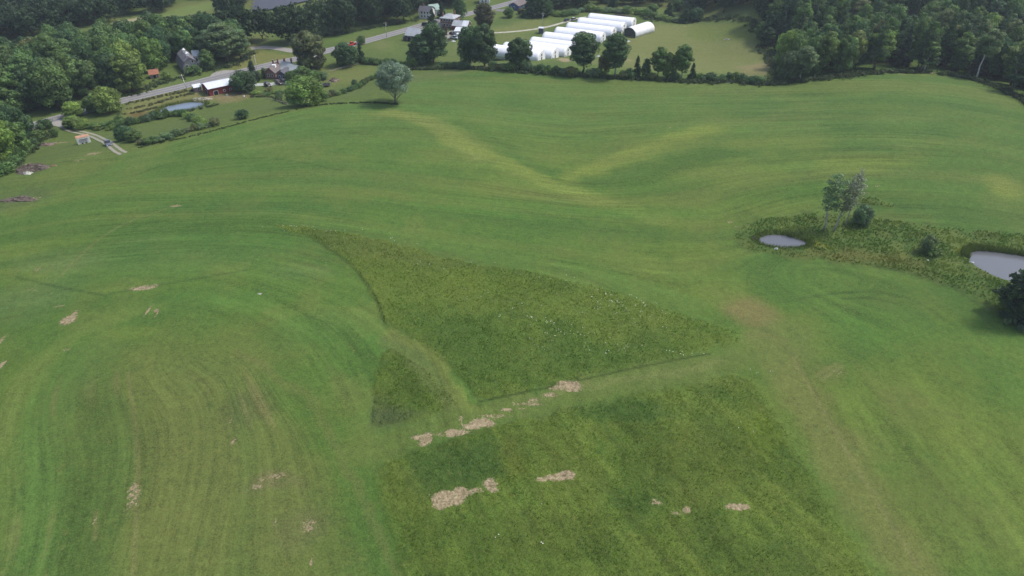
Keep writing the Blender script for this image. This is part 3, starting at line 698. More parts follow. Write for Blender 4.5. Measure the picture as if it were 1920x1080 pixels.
NAMES = {'broad': ('broadleaf_tree', 'tree'), 'tall': ('tall_broadleaf_tree', 'tree'), 'airy': ('poplar_tree', 'tree'), 'birch': ('birch_tree', 'tree'), 'conifer': ('spruce_tree', 'conifer'),
         'pine': ('pine_tree', 'conifer'), 'shrub': ('shrub', 'shrub'), 'willow': ('willow_tree', 'tree'), 'column': ('columnar_conifer', 'conifer')}
def plant(kind, loc, h, w, color, label, group=None, var=None, rz=None, jitter=.12):
    vs = PROTO[kind]; cr, tr, h0, w0 = vs[random.randrange(len(vs)) if var is None else var]
    nm, cat = NAMES[kind]
    r = empty(nm, (loc[0], loc[1], loc[2]), random.random()*6.28 if rz is None else rz)
    r.scale = (w/w0, w/w0, h/h0); tag(r, label, cat, group)
    a = bpy.data.objects.new(cr.name.split('.')[0], cr); b = bpy.data.objects.new(tr.name.split('.')[0], tr)
    for o in (a, b): COL.objects.link(o); o.parent = r
    c = GREENS[color] if isinstance(color, str) else color; j = 1+random.uniform(-jitter, jitter)
    a.color = (c[0]*j*(1+random.uniform(-.08, .08))*LEAFK, c[1]*j*LEAFK, c[2]*j*(1+random.uniform(-.1, .1))*LEAFK, 1)
    return r
def planted(kind, u, v, h, w, color, label, group=None, **k): return plant(kind, PG(u, v), h, w, color, label, group, **k)

# ------------------------------------------------------------------ forests
def project(x, y, z):
    s, c = math.sin(PITCH), math.cos(PITCH); dz = z-CAM_H
    f = y*c-dz*s; up = y*s+dz*c
    return 960+FPX*x/f, 540-FPX*up/f, f
KEEP = []          # (xy, radius) places nothing may grow
def keep(u, v, r): KEEP.append((P(u, v)[:2], r))
for a in [(355, 128, 11), (366, 140, 7), (290, 141, 9), (291, 148, 8), (415, 172, 12), (515, 138, 14), (540, 138, 12), (790, 32, 10), (812, 30, 9), (908, 3, 9), (965, 14, 9), (840, 48, 9), (862, 50, 9), (367, 118, 6), (560, 112, 6),
          (474, 91, 8), (500, 90, 9), (530, 93, 9), (350, 140, 9), (372, 136, 9), (300, 152, 9)]: keep(*a)
def free(x, y, r=0):
    if float(seg_dist(np.array([x]), np.array([y]), ROADW)[0]) < 8.5+r*.45: return False
    return all(math.hypot(x-p[0], y-p[1]) > q for p, q in KEEP)
def sample(px, sp, seed, jit=.36):
    pl = PL(px); r_ = random.Random(seed); out = []; y = pl[:, 1].min(); k = 0
    while y < pl[:, 1].max():
        x = pl[:, 0].min()+(k % 2)*sp/2
        while x < pl[:, 0].max():
            a = x+r_.uniform(-jit, jit)*sp; b = y+r_.uniform(-jit, jit)*sp
            if inside(np.array([a]), np.array([b]), pl)[0]: out.append((a, b))
            x += sp
        y += sp*.88; k += 1
    return out
CAND = []
TONEW = {'mid': 'mid green', 'dark': 'dark green', 'bright': 'bright green', 'grey': 'grey-green', 'olive': 'olive green', 'blue': 'dark bluish', 'yellow': 'yellow-green', 'silver': 'silvery', 'brown': 'brownish'}
def region(px, sp, mix, hr, wr, where, seed, marks=(), excl=()):
    r_ = random.Random(seed)
    for a, b in sample(px, sp, seed):
        if not free(a, b, 4): continue
        kind, colr = r_.choices([m[0] for m in mix], [m[1] for m in mix])[0]
        k = .55+.9*vn(np.array([a]), np.array([b]), 30, seed)[0]
        h = r_.uniform(*hr)*(.85+.3*k/1.45); w = r_.uniform(*wr)
        if kind in ('pine',): w *= .85; h *= 1.1
        if kind == 'conifer': w *= .62; h *= 1.02
        if kind == 'tall': w *= .8; h *= 1.15
        z = float(H(a, b)); u, v, f = project(a, b, z+h*.7)
        vt = project(a, b, z+h)[1]; ru = w/2/f*FPX
        view = (-ru < u < 1920+ru) and vt < 1080 and project(a, b, z)[1] > -5 and f > 0
        zone = ''
        for lim, txt in marks:
            if u < lim: zone = txt; break
        nm = {'broad': 'broadleaf tree', 'tall': 'tall broadleaf tree', 'pine': 'open-branched pine', 'conifer': 'pointed spruce', 'shrub': 'bush', 'birch': 'birch'}[kind]
        lab = f"{TONEW[colr]} {nm} {where}{zone}"
        CAND.append((f, kind, (a, b, z), h, w, colr, (f"{TONEW[colr]} {nm}", u, v), f"trees {where}{zone}", view))
        KEEP.append((np.array([a, b]), sp*.5))
# distinct trees first, traced from the photograph: kind, u, v, height, width, colour, label
T = [('willow', 742, 193, 17, 15.5, 'silver', 'lone silvery willow with several stems standing on the field edge'),
     ('broad', 583, 128, 21, 19.5, (.050, .066, .030), 'huge dark round tree beside the road bend right of the farmhouse', None, 3),
     ('broad', 650, 123, 12, 14, 'dark', 'dark round-topped tree right of the huge roadside tree'),
     ('conifer', 677, 116, 9.5, 5.5, 'dark', 'narrow dark conical tree right of the dark round-topped tree'),
     ('broad', 678, 83, 4.8, 5.4, 'mid', 'small round tree on the verge just behind the red pickup'),
     ('broad', 790, 121, 15, 15, 'dark', 'dark bushy tree in front of the grey barn, lower of the clump'),
     ('broad', 813, 118, 20, 16.5, 'dark', 'tall dark tree in front of the small farm sheds'),
     ('shrub', 772, 126, 6, 6.5, 'mid', 'mid green bush at the left foot of the dark tree clump'),
     ('broad', 882, 124, 20, 13.5, 'dark', 'left tree of the tall dark pair left of the white hoop houses'),
     ('broad', 908, 125, 19.5, 14, (.036, .066, .028), 'right tree of the tall dark pair left of the white hoop houses'),
     ('tall', 909, 69, 20, 12.5, (.040, .047, .028), 'tall grey-brown pine beyond the tall dark pair of trees'),
     ('broad', 973, 129, 16, 13.5, 'dark', 'round dark tree in front of the two nearest hoop houses'),
     ('tall', 1092, 137, 19.5, 14, 'dark', 'broad tall tree in front of the middle hoop houses'),
     ('tall', 1152, 143, 20, 12.5, 'dark', 'tall tree with bare lower trunk right of the middle hoop houses'),
     ('broad', 1133, 137, 9.5, 7, 'olive', 'small olive tree between the two tall hedge trees'),
     ('conifer', 1193, 143, 9, 4.6, 'dark', 'small pointed hedge tree, first right of the bare-trunked tree'),
     ('broad', 1210, 144, 8, 5, 'dark', 'small round hedge tree, second right of the bare-trunked tree'),
     ('tall', 1233, 145, 14, 8, 'mid', 'taller left tree of the hedge clump below the hay meadow'),
     ('broad', 1252, 146, 11, 8, 'mid', 'middle lower tree of the hedge clump below the hay meadow'),
     ('tall', 1277, 147, 15.5, 9, 'mid', 'tallest right tree of the hedge clump below the hay meadow'),
     ('conifer', 1297, 148, 7, 4, 'dark', 'small pointed tree at the right end of the hedge clump'),
     ('column', 474, 141, 7.5, 3.4, (.026, .045, .03), 'dark columnar conifer at the left corner of the farmhouse'),
     ('broad', 482, 152, 5.5, 6, (.04, .06, .035), 'low dark tree under the columnar conifer'),
     ('broad', 460, 171, 9.5, 13, 'dark', 'dark round tree at the right end of the red barn'),
     ('column', 497, 146, 5, 3, (.03, .05, .03), 'small dark conifer against the farmhouse brick end'),
     ('broad', 575, 196, 11.5, 16, 'bright', 'bright green rounded tree below the farmhouse lawn'),
     ('broad', 549, 193, 4.5, 6, 'mid', 'small bush at the left foot of the bright rounded tree'),
     ('broad', 602, 190, 5, 7, 'mid', 'small bush at the right foot of the bright rounded tree'),
     ('broad', 549, 155, 6, 8.5, 'mid', 'leftmost of the bushy trees hiding the farmhouse wing'),
     ('broad', 568, 154, 7.5, 10, (.06, .1, .034), 'tallest of the bushy trees hiding the farmhouse wing'),
     ('broad', 590, 152, 6, 8.5, 'mid', 'third of the bushy trees hiding the farmhouse wing'),
     ('broad', 606, 149, 4, 6, 'grey', 'grey-green bush at the right end of the farmhouse hedge'),
     ('airy', 1544, 432, 19, 7.4, (.08, .122, .054), 'left poplar of the pair beside the small pond', None, 0, 0.0),
     ('airy', 1563, 434, 18.5, 7.0, (.10, .12, .075), 'right leaning poplar beside the small pond', None, 1, 0.0),
     ('broad', 1613, 421, 6.5, 6, 'grey', 'grey-green rounded willow bush right of the poplars'),
     ('broad', 1735, 474, 5.5, 4.4, (.075, .115, .05), 'small grey-green tree in the marsh left of the larger pond'),
     ('shrub', 1748, 478, 2.4, 5, 'mid', 'low bush at the foot of the small marsh tree'),
     ('conifer', 1923, 592, 25, 15, (.042, .07, .038), 'big dark conifer cut by the right edge below the pond'),
     ('broad', 207, 211, 11.5, 13, 'bright', 'bright green tree hiding the road above the hay track'),
     ('broad', 180, 210, 8.5, 10, 'mid', 'mid green tree left of the bright roadside tree'),
     ('broad', 140, 219, 6.5, 9.5, (.10, .15, .036), 'bright yellow-green bush at the road junction'),
     ('broad', 137, 238, 4.6, 8, (.09, .14, .036), 'low bright bush beside the start of the dirt track'),
     ('broad', 153, 241, 4, 7, 'bright', 'low bush below the bright junction bush'),
     ('shrub', 105, 256, 3.2, 3, 'mid', 'small lone bush in the rough grass left of the track'),
     ('broad', 250, 172, 18, 17, (.078, .12, .032), 'large bright oak left of the rusty red shed'),
     ('broad', 288, 131, 17, 16, (.07, .12, .03), 'large bright oak left of the gambrel barn', None, 2),
     ('broad', 215, 158, 18, 15, 'mid', 'big tree left of the large bright oak'),
     ('broad', 168, 178, 18, 17, 'mid', 'big rounded tree above the bright roadside tree'),
     ('broad', 110, 205, 20, 18, (.05, .088, .03), 'big rounded tree behind the road end'),
     ('broad', 62, 206, 17, 14, 'dark', 'dark tree at the road end, left side'),
     ('broad', 20, 215, 20, 19, 'mid', 'big tree at the left edge beyond the road'),
     ('tall', 400, 112, 16, 14, (.06, .094, .042), 'broad pale tree behind the pale meadow, left half'),
     ('tall', 425, 118, 21, 18, (.068, .10, .046), 'broad pale grey-green tree left of the pale meadow'),
     ('tall', 452, 112, 17, 13, (.06, .092, .042), 'pale tree on the right side of the pale tree clump'),
     ('broad', 347, 101, 15, 13, 'mid', 'tree right behind the gambrel barn roof'),
     ('broad', 392, 130, 10, 9, 'mid', 'tree at the right corner of the gambrel barn'),
     ('shrub', 366, 139, 4.2, 9, 'mid', 'bush in front of the gambrel barn gable'),
     ('shrub', 312, 148, 3.2, 5, 'bright', 'low bush right of the rusty red shed'),
     ('broad', 862, 37, 15, 9.5, (.045, .08, .03), 'tall round green tree behind the square brick house'),
     ('conifer', 811, 48, 9.5, 7, 'blue', 'blue-grey spruce in front of the white farmhouse'),
     ('conifer', 829, 34, 9.5, 6, 'blue', 'narrow spruce at the right end of the white farmhouse'),
     ('broad', 954, 33, 6.5, 7.5, 'mid', 'small round tree on the lawn below the blue house'),
     ('broad', 976, 26, 4, 5, 'brown', 'brownish bush beside the blue house'),
     ('conifer', 1002, 31, 17, 15, 'dark', 'dark spreading conifer right of the blue house'),
     ('broad', 1020, 31, 12, 12, 'dark', 'dark tree behind the greenhouse parking'),
     ('broad', 1222, 26, 7, 9, 'mid', 'round bush at the right end behind the hoop houses'),
     ('conifer', 1253, 33, 9, 8, 'dark', 'dark rounded conifer on the bright scrub slope'),
     ('broad', 1270, 20, 8, 8, 'mid', 'round tree above the dark rounded conifer'),
     ('conifer', 1285, 41, 7.5, 10, 'dark', 'left dark bush at the hay meadow top corner'),
     ('broad', 1305, 39, 8, 9, 'dark', 'right dark bush at the hay meadow top corner'),
     ('broad', 1424, 74, 9, 7.5, 'mid', 'green tree jutting into the right of the hay meadow'),
     ('broad', 1437, 88, 10, 8.5, 'dark', 'dark round tree jutting into the right of the hay meadow'),
     ('broad', 1475, 150, 13, 11, (.048, .075, .036), 'bushy tree at the left end of the hilltop wood'),
     ('tall', 1500, 150, 15, 11, 'grey', 'grey-green tree, second from the left end of the hilltop wood'),
     ('tall', 1540, 139, 19, 9.5, (.08, .115, .034), 'bright tree with pale trunk, left of the hilltop wood edge'),
     ('broad', 1577, 133, 10, 7, 'yellow', 'yellow-green tree under the hilltop wood edge'),
     ('tall', 1592, 132, 18, 9.5, (.085, .115, .038), 'bright tree right of the yellow-green tree at the wood edge'),
     ('tall', 1640, 128, 18, 11, 'bright', 'bright tree behind the crest of the green hill'),
     ('birch', 1733, 134, 13, 7, 'mid', 'small birch with crooked pale stem at the hilltop wood edge'),
     ('broad', 1795, 134, 11.5, 9, 'mid', 'small broad tree left of the tall white birch'),
     ('birch', 1831, 147, 21, 9.5, (.085, .12, .05), 'tall white-trunked birch at the right of the hilltop wood'),
     ('tall', 1895, 160, 19, 13, (.09, .125, .036), 'bright tree above the right end of the green hill'),
     ('shrub', 455, 222, 3.2, 4.6, 'dark', 'small dark bush alone on the edge of the near pasture'),
     ('broad', 235, 262, 5.5, 8, 'dark', 'big dark bush right of the parked pickup on the track'),
     ('broad', 253, 264, 4, 6.5, 'mid', 'mid green bush right of the big dark bush'),
     ('shrub', 524, 188, 3.4, 3, 'grey', 'narrow grey-green bush left of the bright rounded tree'),
     ('shrub', 665, 160, 2.6, 3.4, 'dark', 'small dark bush left of the silvery willow')]
for t in T:
    kind, u, v, h, w, c, lab = t[:7]; var = t[8] if len(t) > 8 else None
    o = planted(kind, u, v, h, w, c, lab, var=var, rz=t[9] if len(t) > 9 else None); p = o.location
    KEEP.append((np.array([p.x, p.y]), w*.42))
# bush rows, one by one
ORDW = ['first', 'second', 'third', 'fourth', 'fifth', 'sixth', 'seventh', 'eighth', 'ninth', 'tenth', 'eleventh', 'twelfth', 'thirteenth']
def bushes(pts, hr, wr, colr, lab, group, seed):
    r_ = random.Random(seed)
    od = sorted(range(len(pts)), key=lambda i: pts[i][0])
    for i, (u, v) in enumerate(pts):
        k = od.index(i); n = len(pts); where = (ORDW[k]+' from the left') if k < (n+1)//2 else (ORDW[n-1-k]+' from the right')
        planted('shrub', u, v, r_.uniform(*hr), r_.uniform(*wr), r_.choice(colr), lab.replace(' in the ', ', '+where.replace('first from the left', 'leftmost').replace('first from the right', 'rightmost')+' in the ', 1), group)
bushes([(176, 240), (184, 243), (196, 240), (208, 243), (222, 236), (214, 238)], (1.8, 3.2), (3.5, 5), ['mid', 'bright', 'grey'], 'low bush in the row above the dirt track', 'bushes above the dirt track', 1)
bushes([(226, 232), (236, 233), (246, 233), (257, 231), (268, 229), (280, 226), (291, 223)], (1.5, 3.4), (3, 4.6), ['mid', 'dark', 'grey'], 'low bush in the left hedge below the farm pond', 'hedge bushes below the farm pond, left half', 2)
bushes([(303, 222), (313, 219), (323, 217), (334, 216), (345, 217), (353, 222), (362, 227), (371, 231), (380, 234)], (1.8, 3.6), (3.6, 5), ['bright', 'mid', 'mid'], 'low bush in the right hedge below the farm pond', 'hedge bushes below the farm pond, right half', 3)
bushes([(266, 270), (276, 270), (287, 267), (298, 265), (310, 262), (320, 259), (331, 255), (342, 251), (353, 247), (365, 244), (378, 241), (390, 238), (403, 235)], (1.3, 3.0), (3, 4.6), ['mid', 'bright', 'grey', 'olive'], 'low bush in the hedge between pasture and hayfield', 'hedge bushes between pasture and hayfield', 4)
bushes([(614, 184), (624, 181), (634, 179), (645, 176), (655, 172), (663, 169), (672, 166), (681, 160), (688, 155), (697, 150), (706, 147)], (1.3, 2.8), (2.8, 4.2), ['mid', 'dark', 'olive'], 'low bush in the row running up to the silvery willow', 'bushes left of the willow', 5)
bushes([(688, 119), (698, 120), (708, 121), (718, 121), (728, 121), (738, 123), (750, 124)], (2, 3.4), (4, 5.5), ['dark', 'mid'], 'dark bush in the row left of the dark tree clump', 'bushes left of the dark clump', 6)
bushes([(1312, 150), (1322, 151), (1332, 151), (1342, 152), (1354, 152), (1366, 152), (1378, 151), (1390, 153), (1402, 155), (1412, 156), (1424, 157)], (2, 4.2), (4, 5.6), ['mid', 'dark', 'dark', 'olive'], 'dark bush in the hedge below the hay meadow', 'hedge bushes right of the clump', 7)
bushes([(828, 127), (840, 126), (852, 127), (863, 128), (870, 130), (924, 131), (935, 131), (946, 132), (957, 133), (990, 134), (1002, 135), (1014, 136), (1028, 137), (1042, 138), (1056, 139), (1070, 141), (1112, 143), (1124, 144), (1168, 147), (1180, 147), (1222, 149), (1264, 150)],
       (2.2, 4.2), (4.5, 6), ['mid', 'dark', 'olive', 'grey'], 'green bush in the hedge on the far field edge', 'hedge bushes along the far field edge', 8)
bushes([(1030, 27), (1046, 30), (1060, 30), (1075, 27), (1090, 22), (1106, 21), (1122, 22), (1140, 23), (1158, 24), (1176, 25), (1196, 27), (1212, 30), (1226, 33), (1240, 36), (1256, 40), (1268, 42)], (2.5, 4.5), (5, 8), ['mid', 'bright', 'grey'], 'green bush in the scrub behind the hoop houses', 'scrub behind the hoop houses', 9)
bushes([(505, 170), (515, 174), (526, 176), (500, 178), (478, 176), (490, 180)], (1.0, 1.8), (3, 4.5), ['mid', 'bright', 'olive'], 'low bush in the garden below the farmhouse driveway', 'garden bushes below the driveway', 10)
bushes([(86, 240), (72, 262), (48, 283), (28, 308), (8, 325), (60, 276), (38, 297)], (2.5, 4.5), (5, 7), ['mid', 'dark'], 'bush in the skirt of the near left wood', 'bushes under the near left wood', 11)
region([(-90, 345), (-20, 322), (18, 302), (55, 272), (78, 250), (66, 226), (-90, 220)], 8.5, [(('broad', 'mid'), 5), (('broad', 'dark'), 3), (('broad', 'bright'), 1)], (14, 19), (12, 16), 'in the near wood at the left edge', 21)
ML = ((90, ', left of the road end'), (200, ', above the road junction'), (330, ', left of the gambrel barn'), (480, ', behind the gambrel barn'), (640, ', behind the big roadside tree'), (9999, ', right of the red pickup'))
region([(-90, 222), (80, 206), (180, 182), (250, 174), (278, 158), (330, 140), (352, 128), (392, 130), (445, 118), (470, 100), (484, 86), (560, 86), (600, 74), (655, 62), (700, 51), (755, 43), (782, 36), (800, 18), (860, 18), (880, -10), (760, -12), (700, 4), (660, 26), (620, 54), (560, 74), (505, 74), (430, 66), (330, 86), (270, 100), (200, 106), (120, 114), (-90, 140)],
       9.8, [(('broad', 'mid'), 5), (('broad', 'dark'), 5), (('broad', 'olive'), 1), (('tall', 'mid'), 1.2), (('broad', 'bright'), .6)], (15, 20), (12.5, 16.5), 'in the wood beyond the road', 22, ML)
MF = ((200, ', left part'), (420, ', above the pale strip'), (9999, ', left of the solar panels'))
region([(-90, 92), (60, 72), (180, 48), (300, 24), (345, 8), (400, -8), (420, -45), (-90, -50), (-60, 20), (60, 20), (70, 40), (-60, 56)], 12, [(('broad', 'mid'), 4), (('broad', 'dark'), 4), (('broad', 'grey'), 2)], (13, 17), (12, 15), 'in the far wood at the top left', 23, MF)
region([(420, 44), (450, 36), (480, 30), (478, 18), (470, 6), (450, -14), (430, -14), (432, 14), (410, 30)], 10.5, [(('broad', 'mid'), 3), (('broad', 'dark'), 4)], (13, 16), (11, 14), 'in the trees left of the solar panels', 24)
region([(880, 10), (900, -3), (960, -16), (960, -50), (560, -50), (660, -22), (700, -14)], 12, [(('broad', 'dark'), 4), (('broad', 'mid'), 3)], (14, 18), (12, 14), 'in the wood beyond the white house', 25)
region([(985, 18), (1060, 22), (1110, 12), (1180, 14), (1250, 12), (1262, -10), (1255, -45), (970, -45), (985, 0)], 9.5, [(('broad', 'mid'), 4), (('broad', 'dark'), 4), (('broad', 'bright'), 1), (('conifer', 'dark'), 1)], (8, 14), (9, 12), 'in the wood behind the hoop houses', 26)
MR = ((1440, ', above the hay meadow'), (1560, ', left part'), (1760, ', middle part'), (9999, ', right part'))
region([(1290, 30), (1345, 24), (1415, 26), (1430, 62), (1455, 96), (1462, 148), (1520, 145), (1590, 140), (1650, 133.5), (1760, 135), (1830, 148), (1900, 176), (2020, 216), (2120, -30), (1280, -40)],
       8.6, [(('broad', 'mid'), 4.2), (('broad', 'dark'), 2.6), (('broad', 'bright'), .5), (('pine', 'grey'), 1.6), (('pine', 'dark'), 1.2), (('conifer', 'blue'), .8), (('tall', 'mid'), 1.3), (('tall', 'olive'), .7)], (13, 19), (9, 12.5), 'in the hilltop wood', 27, MR)

CAND.sort(key=lambda c: c[0]); nt_, nc_ = 0, 0; rest = []
LM = [(250, 145, 'the bright oak by the rusty shed'), (350, 118, 'the gambrel barn'), (207, 190, 'the bright roadside tree'), (425, 88, 'the pale tree clump'), (583, 92, 'the huge roadside tree'), (660, 84, 'the red pickup'),
      (724, 55, 'the transformer pole'), (805, 20, 'the white farmhouse'), (908, 4, 'the white house'), (540, 8, 'the solar panels'), (60, 285, 'the near left bushes'), (20, 185, 'the big left-edge tree'), (110, 175, 'the road-end tree'),
      (300, 35, 'the pale field strip'), (30, 20, 'the bare bank'), (1253, 20, 'the rounded conifer'), (1364, 50, 'the hay meadow'), (1432, 80, 'the meadow-side trees'), (1478, 120, 'the wood\'s left end'), (1540, 100, 'the pale-trunked tree'),
      (1592, 100, 'the bright edge tree'), (1640, 100, 'the hill crest tree'), (1733, 112, 'the crooked birch'), (1831, 105, 'the white birch'), (1895, 120, 'the right-end bright tree'), (1160, 20, 'the hoop houses'), (1000, 20, 'the spreading conifer')]
SEEN = {}
def wood_label(q, cat):
    what, u, v = q; m = min(LM, key=lambda l: math.hypot(u-l[0], v-l[1])); du, dv = u-m[0], v-m[1]
    a = math.degrees(math.atan2(-dv, du)) % 360
    dr = ['right of', 'above right of', 'above', 'above left of', 'left of', 'below left of', 'below', 'below right of'][int((a+22.5)//45) % 8]
    key = (what, dr, m[2]); SEEN.setdefault(key, 0); SEEN[key] += 1; n = SEEN[key]
    return f"{what} nearest {dr} {m[2]}" if n == 1 else f"{ORDW[min(n, 13)-1]} {what} {dr} {m[2]}"
INV = [c for c in CAND if c[8]]
def dist_lm(q): return min(math.hypot(q[1]-l[0], q[2]-l[1]) for l in LM)
LAB = {}
for c in sorted(INV, key=lambda c: dist_lm(c[6])): LAB[id(c)] = wood_label(c[6], c[1])
for cc_ in CAND:
    f, kind, p, h, w, colr, lab, grp, view = cc_; lab = LAB.get(id(cc_), '')
    isc = kind in ('pine', 'conifer')
    if view and (nc_ < 120 if isc else nt_ < 205):
        plant(kind, p, h, w, colr, lab, grp)
        if isc: nc_ += 1
        else: nt_ += 1
    else: rest.append((kind, p, h, w, colr))
print('trees', nt_, nc_, 'rest', len(rest))
# the remaining far or half hidden trees of the woods, merged
LB = [crown_broad(12, 11, 2.4, 22, 60, .6, .2, 90+i) for i in range(3)]; LC = [crown_conifer(8, 14, 1, 14, 95+i, .6) for i in range(2)]
LC = [(v[:4*1500], f[:1500], t[:4*1500]) for v, f, t in [(lambda a: (a[0].reshape(-1, 4, 3)[::4].reshape(-1, 3), a[1][:len(a[1][::4])], a[2].reshape(-1, 4)[::4].ravel()))(q) for q in LC]]
def wood(items, name, label, colr):
    V = []; F = []; Tn = []; b = 0
    for kind, p, h, w, c_ in items:
        v, f, t = random.choice(LC if kind in ('pine', 'conifer') else LB)
        h0, w0 = (15, 8) if kind in ('pine', 'conifer') else (14, 12)
        a = random.random()*6.28; ca, sa = math.cos(a), math.sin(a); q = v.copy()
        q = np.c_[(v[:, 0]*ca-v[:, 1]*sa)*w/w0+p[0], (v[:, 0]*sa+v[:, 1]*ca)*w/w0+p[1], v[:, 2]*h/h0+p[2]]
        V.append(q); F.append(f+b); Tn.append(np.clip(t+random.uniform(-.15, .15), 0, 1)); b += len(q)
    if not V: return
    me = mesh_np(name, np.concatenate(V), np.concatenate(F), LEAF, {'tone': np.concatenate(Tn)})
    o = bpy.data.objects.new(name, me); COL.objects.link(o); o.color = (*GREENS[colr], 1); tag(o, label, 'wood', kind='stuff')
wood([r for r in rest if r[1][0] < 0], 'distant_wood', 'dense wood of dark trees running on beyond the valley at top left', 'dark')
wood([r for r in rest if r[1][0] >= 0], 'distant_wood', 'dense wood rising behind the hilltop trees at top right', 'dark')
# dead grey tree behind the poplars
def dead_tree():
    p = PG(1584, 424); r = empty('dead_tree', p); tag(r, 'bare grey dead tree rising behind the right poplar', 'tree')
    mb = MB(); mb.tube([(0, 0, -.3), (.15, 0, 6), (.1, .1, 12), (.2, 0, 18.5)], [.2, .16, .1, .03], 6); mb.build('trunk', PALE_BARK, r, True)
    r_ = random.Random(4); br = MB()
    for k in range(44):
        z = 5+12.5*k/44; ph = k*2.4; L = (2.4*(1-(z-5)/16)+.5)*(.7+.6*r_.random()); e = Vector((math.cos(ph)*L*.6, math.sin(ph)*L*.6, z+L*1.3))
        br.tube([(.1, 0, z), (e.x*.5, e.y*.5, z+L*.55), e], [.06, .045, .02], 4)
        for j in range(3): 
            d = Vector((r_.uniform(-.5, .5), r_.uniform(-.5, .5), r_.uniform(.3, 1.0))); m_ = Vector((e.x*.6, e.y*.6, z+L*.75)); br.tube([m_, m_+d], [.035, .015], 3)
    br.build('branches', PALE_BARK, r, True)
dead_tree()

# ------------------------------------------------------------------ low vegetation as stuff
def albedo_at(x, y): return paint(x, y)[0]
def tufts(name, label, polys, dens, hgt, wid, tint, seed, blades=2, clumpy=0, cat='grass', lim=200):
    r_ = np.random.default_rng(seed); XY = []
    for pl in polys:
        x0, y0 = np.maximum(pl.min(0), [-lim, 52]); x1, y1 = np.minimum(pl.max(0), [lim, 320]); n = int((x1-x0)*(y1-y0)*dens)
        x = r_.uniform(x0, x1, n); y = r_.uniform(y0, y1, n); k = inside(x, y, pl) & (sdf(x, y, POND1) > -.1) & (sdf(x, y, POND2) > -.1) & (np.abs(x) < .8*y+22)
        # thin out with distance
        k &= r_.random(n) < np.clip((110/y)**1.2, .25, 1)
        if clumpy: k &= r_.random(n) < .35+.65*sst(.4, .6, fbm(x, y, clumpy, seed, 3))
        XY.append(np.c_[x[k], y[k]])
    XY = np.concatenate(XY); n = len(XY); x, y = XY.T
    col, soil, tl_ = paint(x, y)[:3]; k = (soil < .5) & (r_.random(n) < tl_*1.15-.12); x, y, col = x[k], y[k], col[k]; n = len(x)
    gz = H(x, y)+.12; sc = np.clip(y/110, .8, 1.8)
    tn = fbm(x, y, 3, seed+5, 3)
    V = []; Cc = []
    for b in range(blades):
        a = r_.random(n)*6.28; hh = hgt*(.55+.8*r_.random(n))*(.6+.8*tn); w = wid*sc*(.6+.8*r_.random(n)); lx = r_.normal(size=n)*.3*hh; ly = r_.normal(size=n)*.3*hh
        ox = x+r_.normal(size=n)*.1; oy = y+r_.normal(size=n)*.1
        p0 = np.c_[ox-np.cos(a)*w, oy-np.sin(a)*w, gz]; p1 = np.c_[ox+np.cos(a)*w, oy+np.sin(a)*w, gz]
        p2 = np.c_[ox+lx+np.cos(a)*w*.3, oy+ly+np.sin(a)*w*.3, gz+hh+.1]; V.append(np.stack([p0, p1, p2], 1).reshape(-1, 3))
        cc = col*np.asarray(tint)*(.75+.55*r_.random(n))[:, None]; Cc.append(np.repeat(cc, 3, 0))
    V = np.concatenate(V); Cc = np.concatenate(Cc); f = np.arange(len(V)).reshape(-1, 3)
    me = mesh_np(name, V, f, GRASSM, None, {'albedo': Cc}); o = bpy.data.objects.new(name, me); COL.objects.link(o); tag(o, label, cat, kind='stuff'); print(name, len(f))
def grassm():
    m, t, p = nodes('grass_blades'); a = N(t, 'ShaderNodeAttribute', attribute_name='albedo').outputs['Color']
    t.links.new(a, p.inputs['Base Color']); p.inputs['Roughness'].default_value = .8; p.inputs['Specular IOR Level'].default_value = .15
    tr = N(t, 'ShaderNodeBsdfTranslucent'); t.links.new(a, tr.inputs[0]); mx = N(t, 'ShaderNodeMixShader'); mx.inputs[0].default_value = .3
    t.links.new(p.outputs[0], mx.inputs[1]); t.links.new(tr.outputs[0], mx.inputs[2]); t.links.new(mx.outputs[0], t.nodes['Material Output'].inputs[0]); return m
GRASSM = grassm()
tufts('tall_grass', 'uncut tall grass in the large block at the bottom of the field', [T3], 6, .26, .07, (2.3, 2.25, 2.1), 5)
tufts('tall_grass', 'uncut tall grass in the long curved block in mid field', [T1], 5.5, .26, .075, (2.3, 2.25, 2.1), 6)
tufts('tall_grass', 'uncut tall grass in the small triangular patch', [T2], 6, .26, .075, (2.2, 2.2, 2.0), 7)
tufts('marsh_plants', 'rank marsh plants round the two field ponds', [MARSH, MARSH2], 7, .42, .10, (2.4, 2.4, 2.1), 8, 3, 5, 'marsh plants')
def ring(pl, w):
    c = pl.mean(0); d = pl-c; L = np.hypot(*d.T)[:, None]; return np.concatenate([c+d*(1+w/L), (c+d*(1+.1/L))[::-1]])
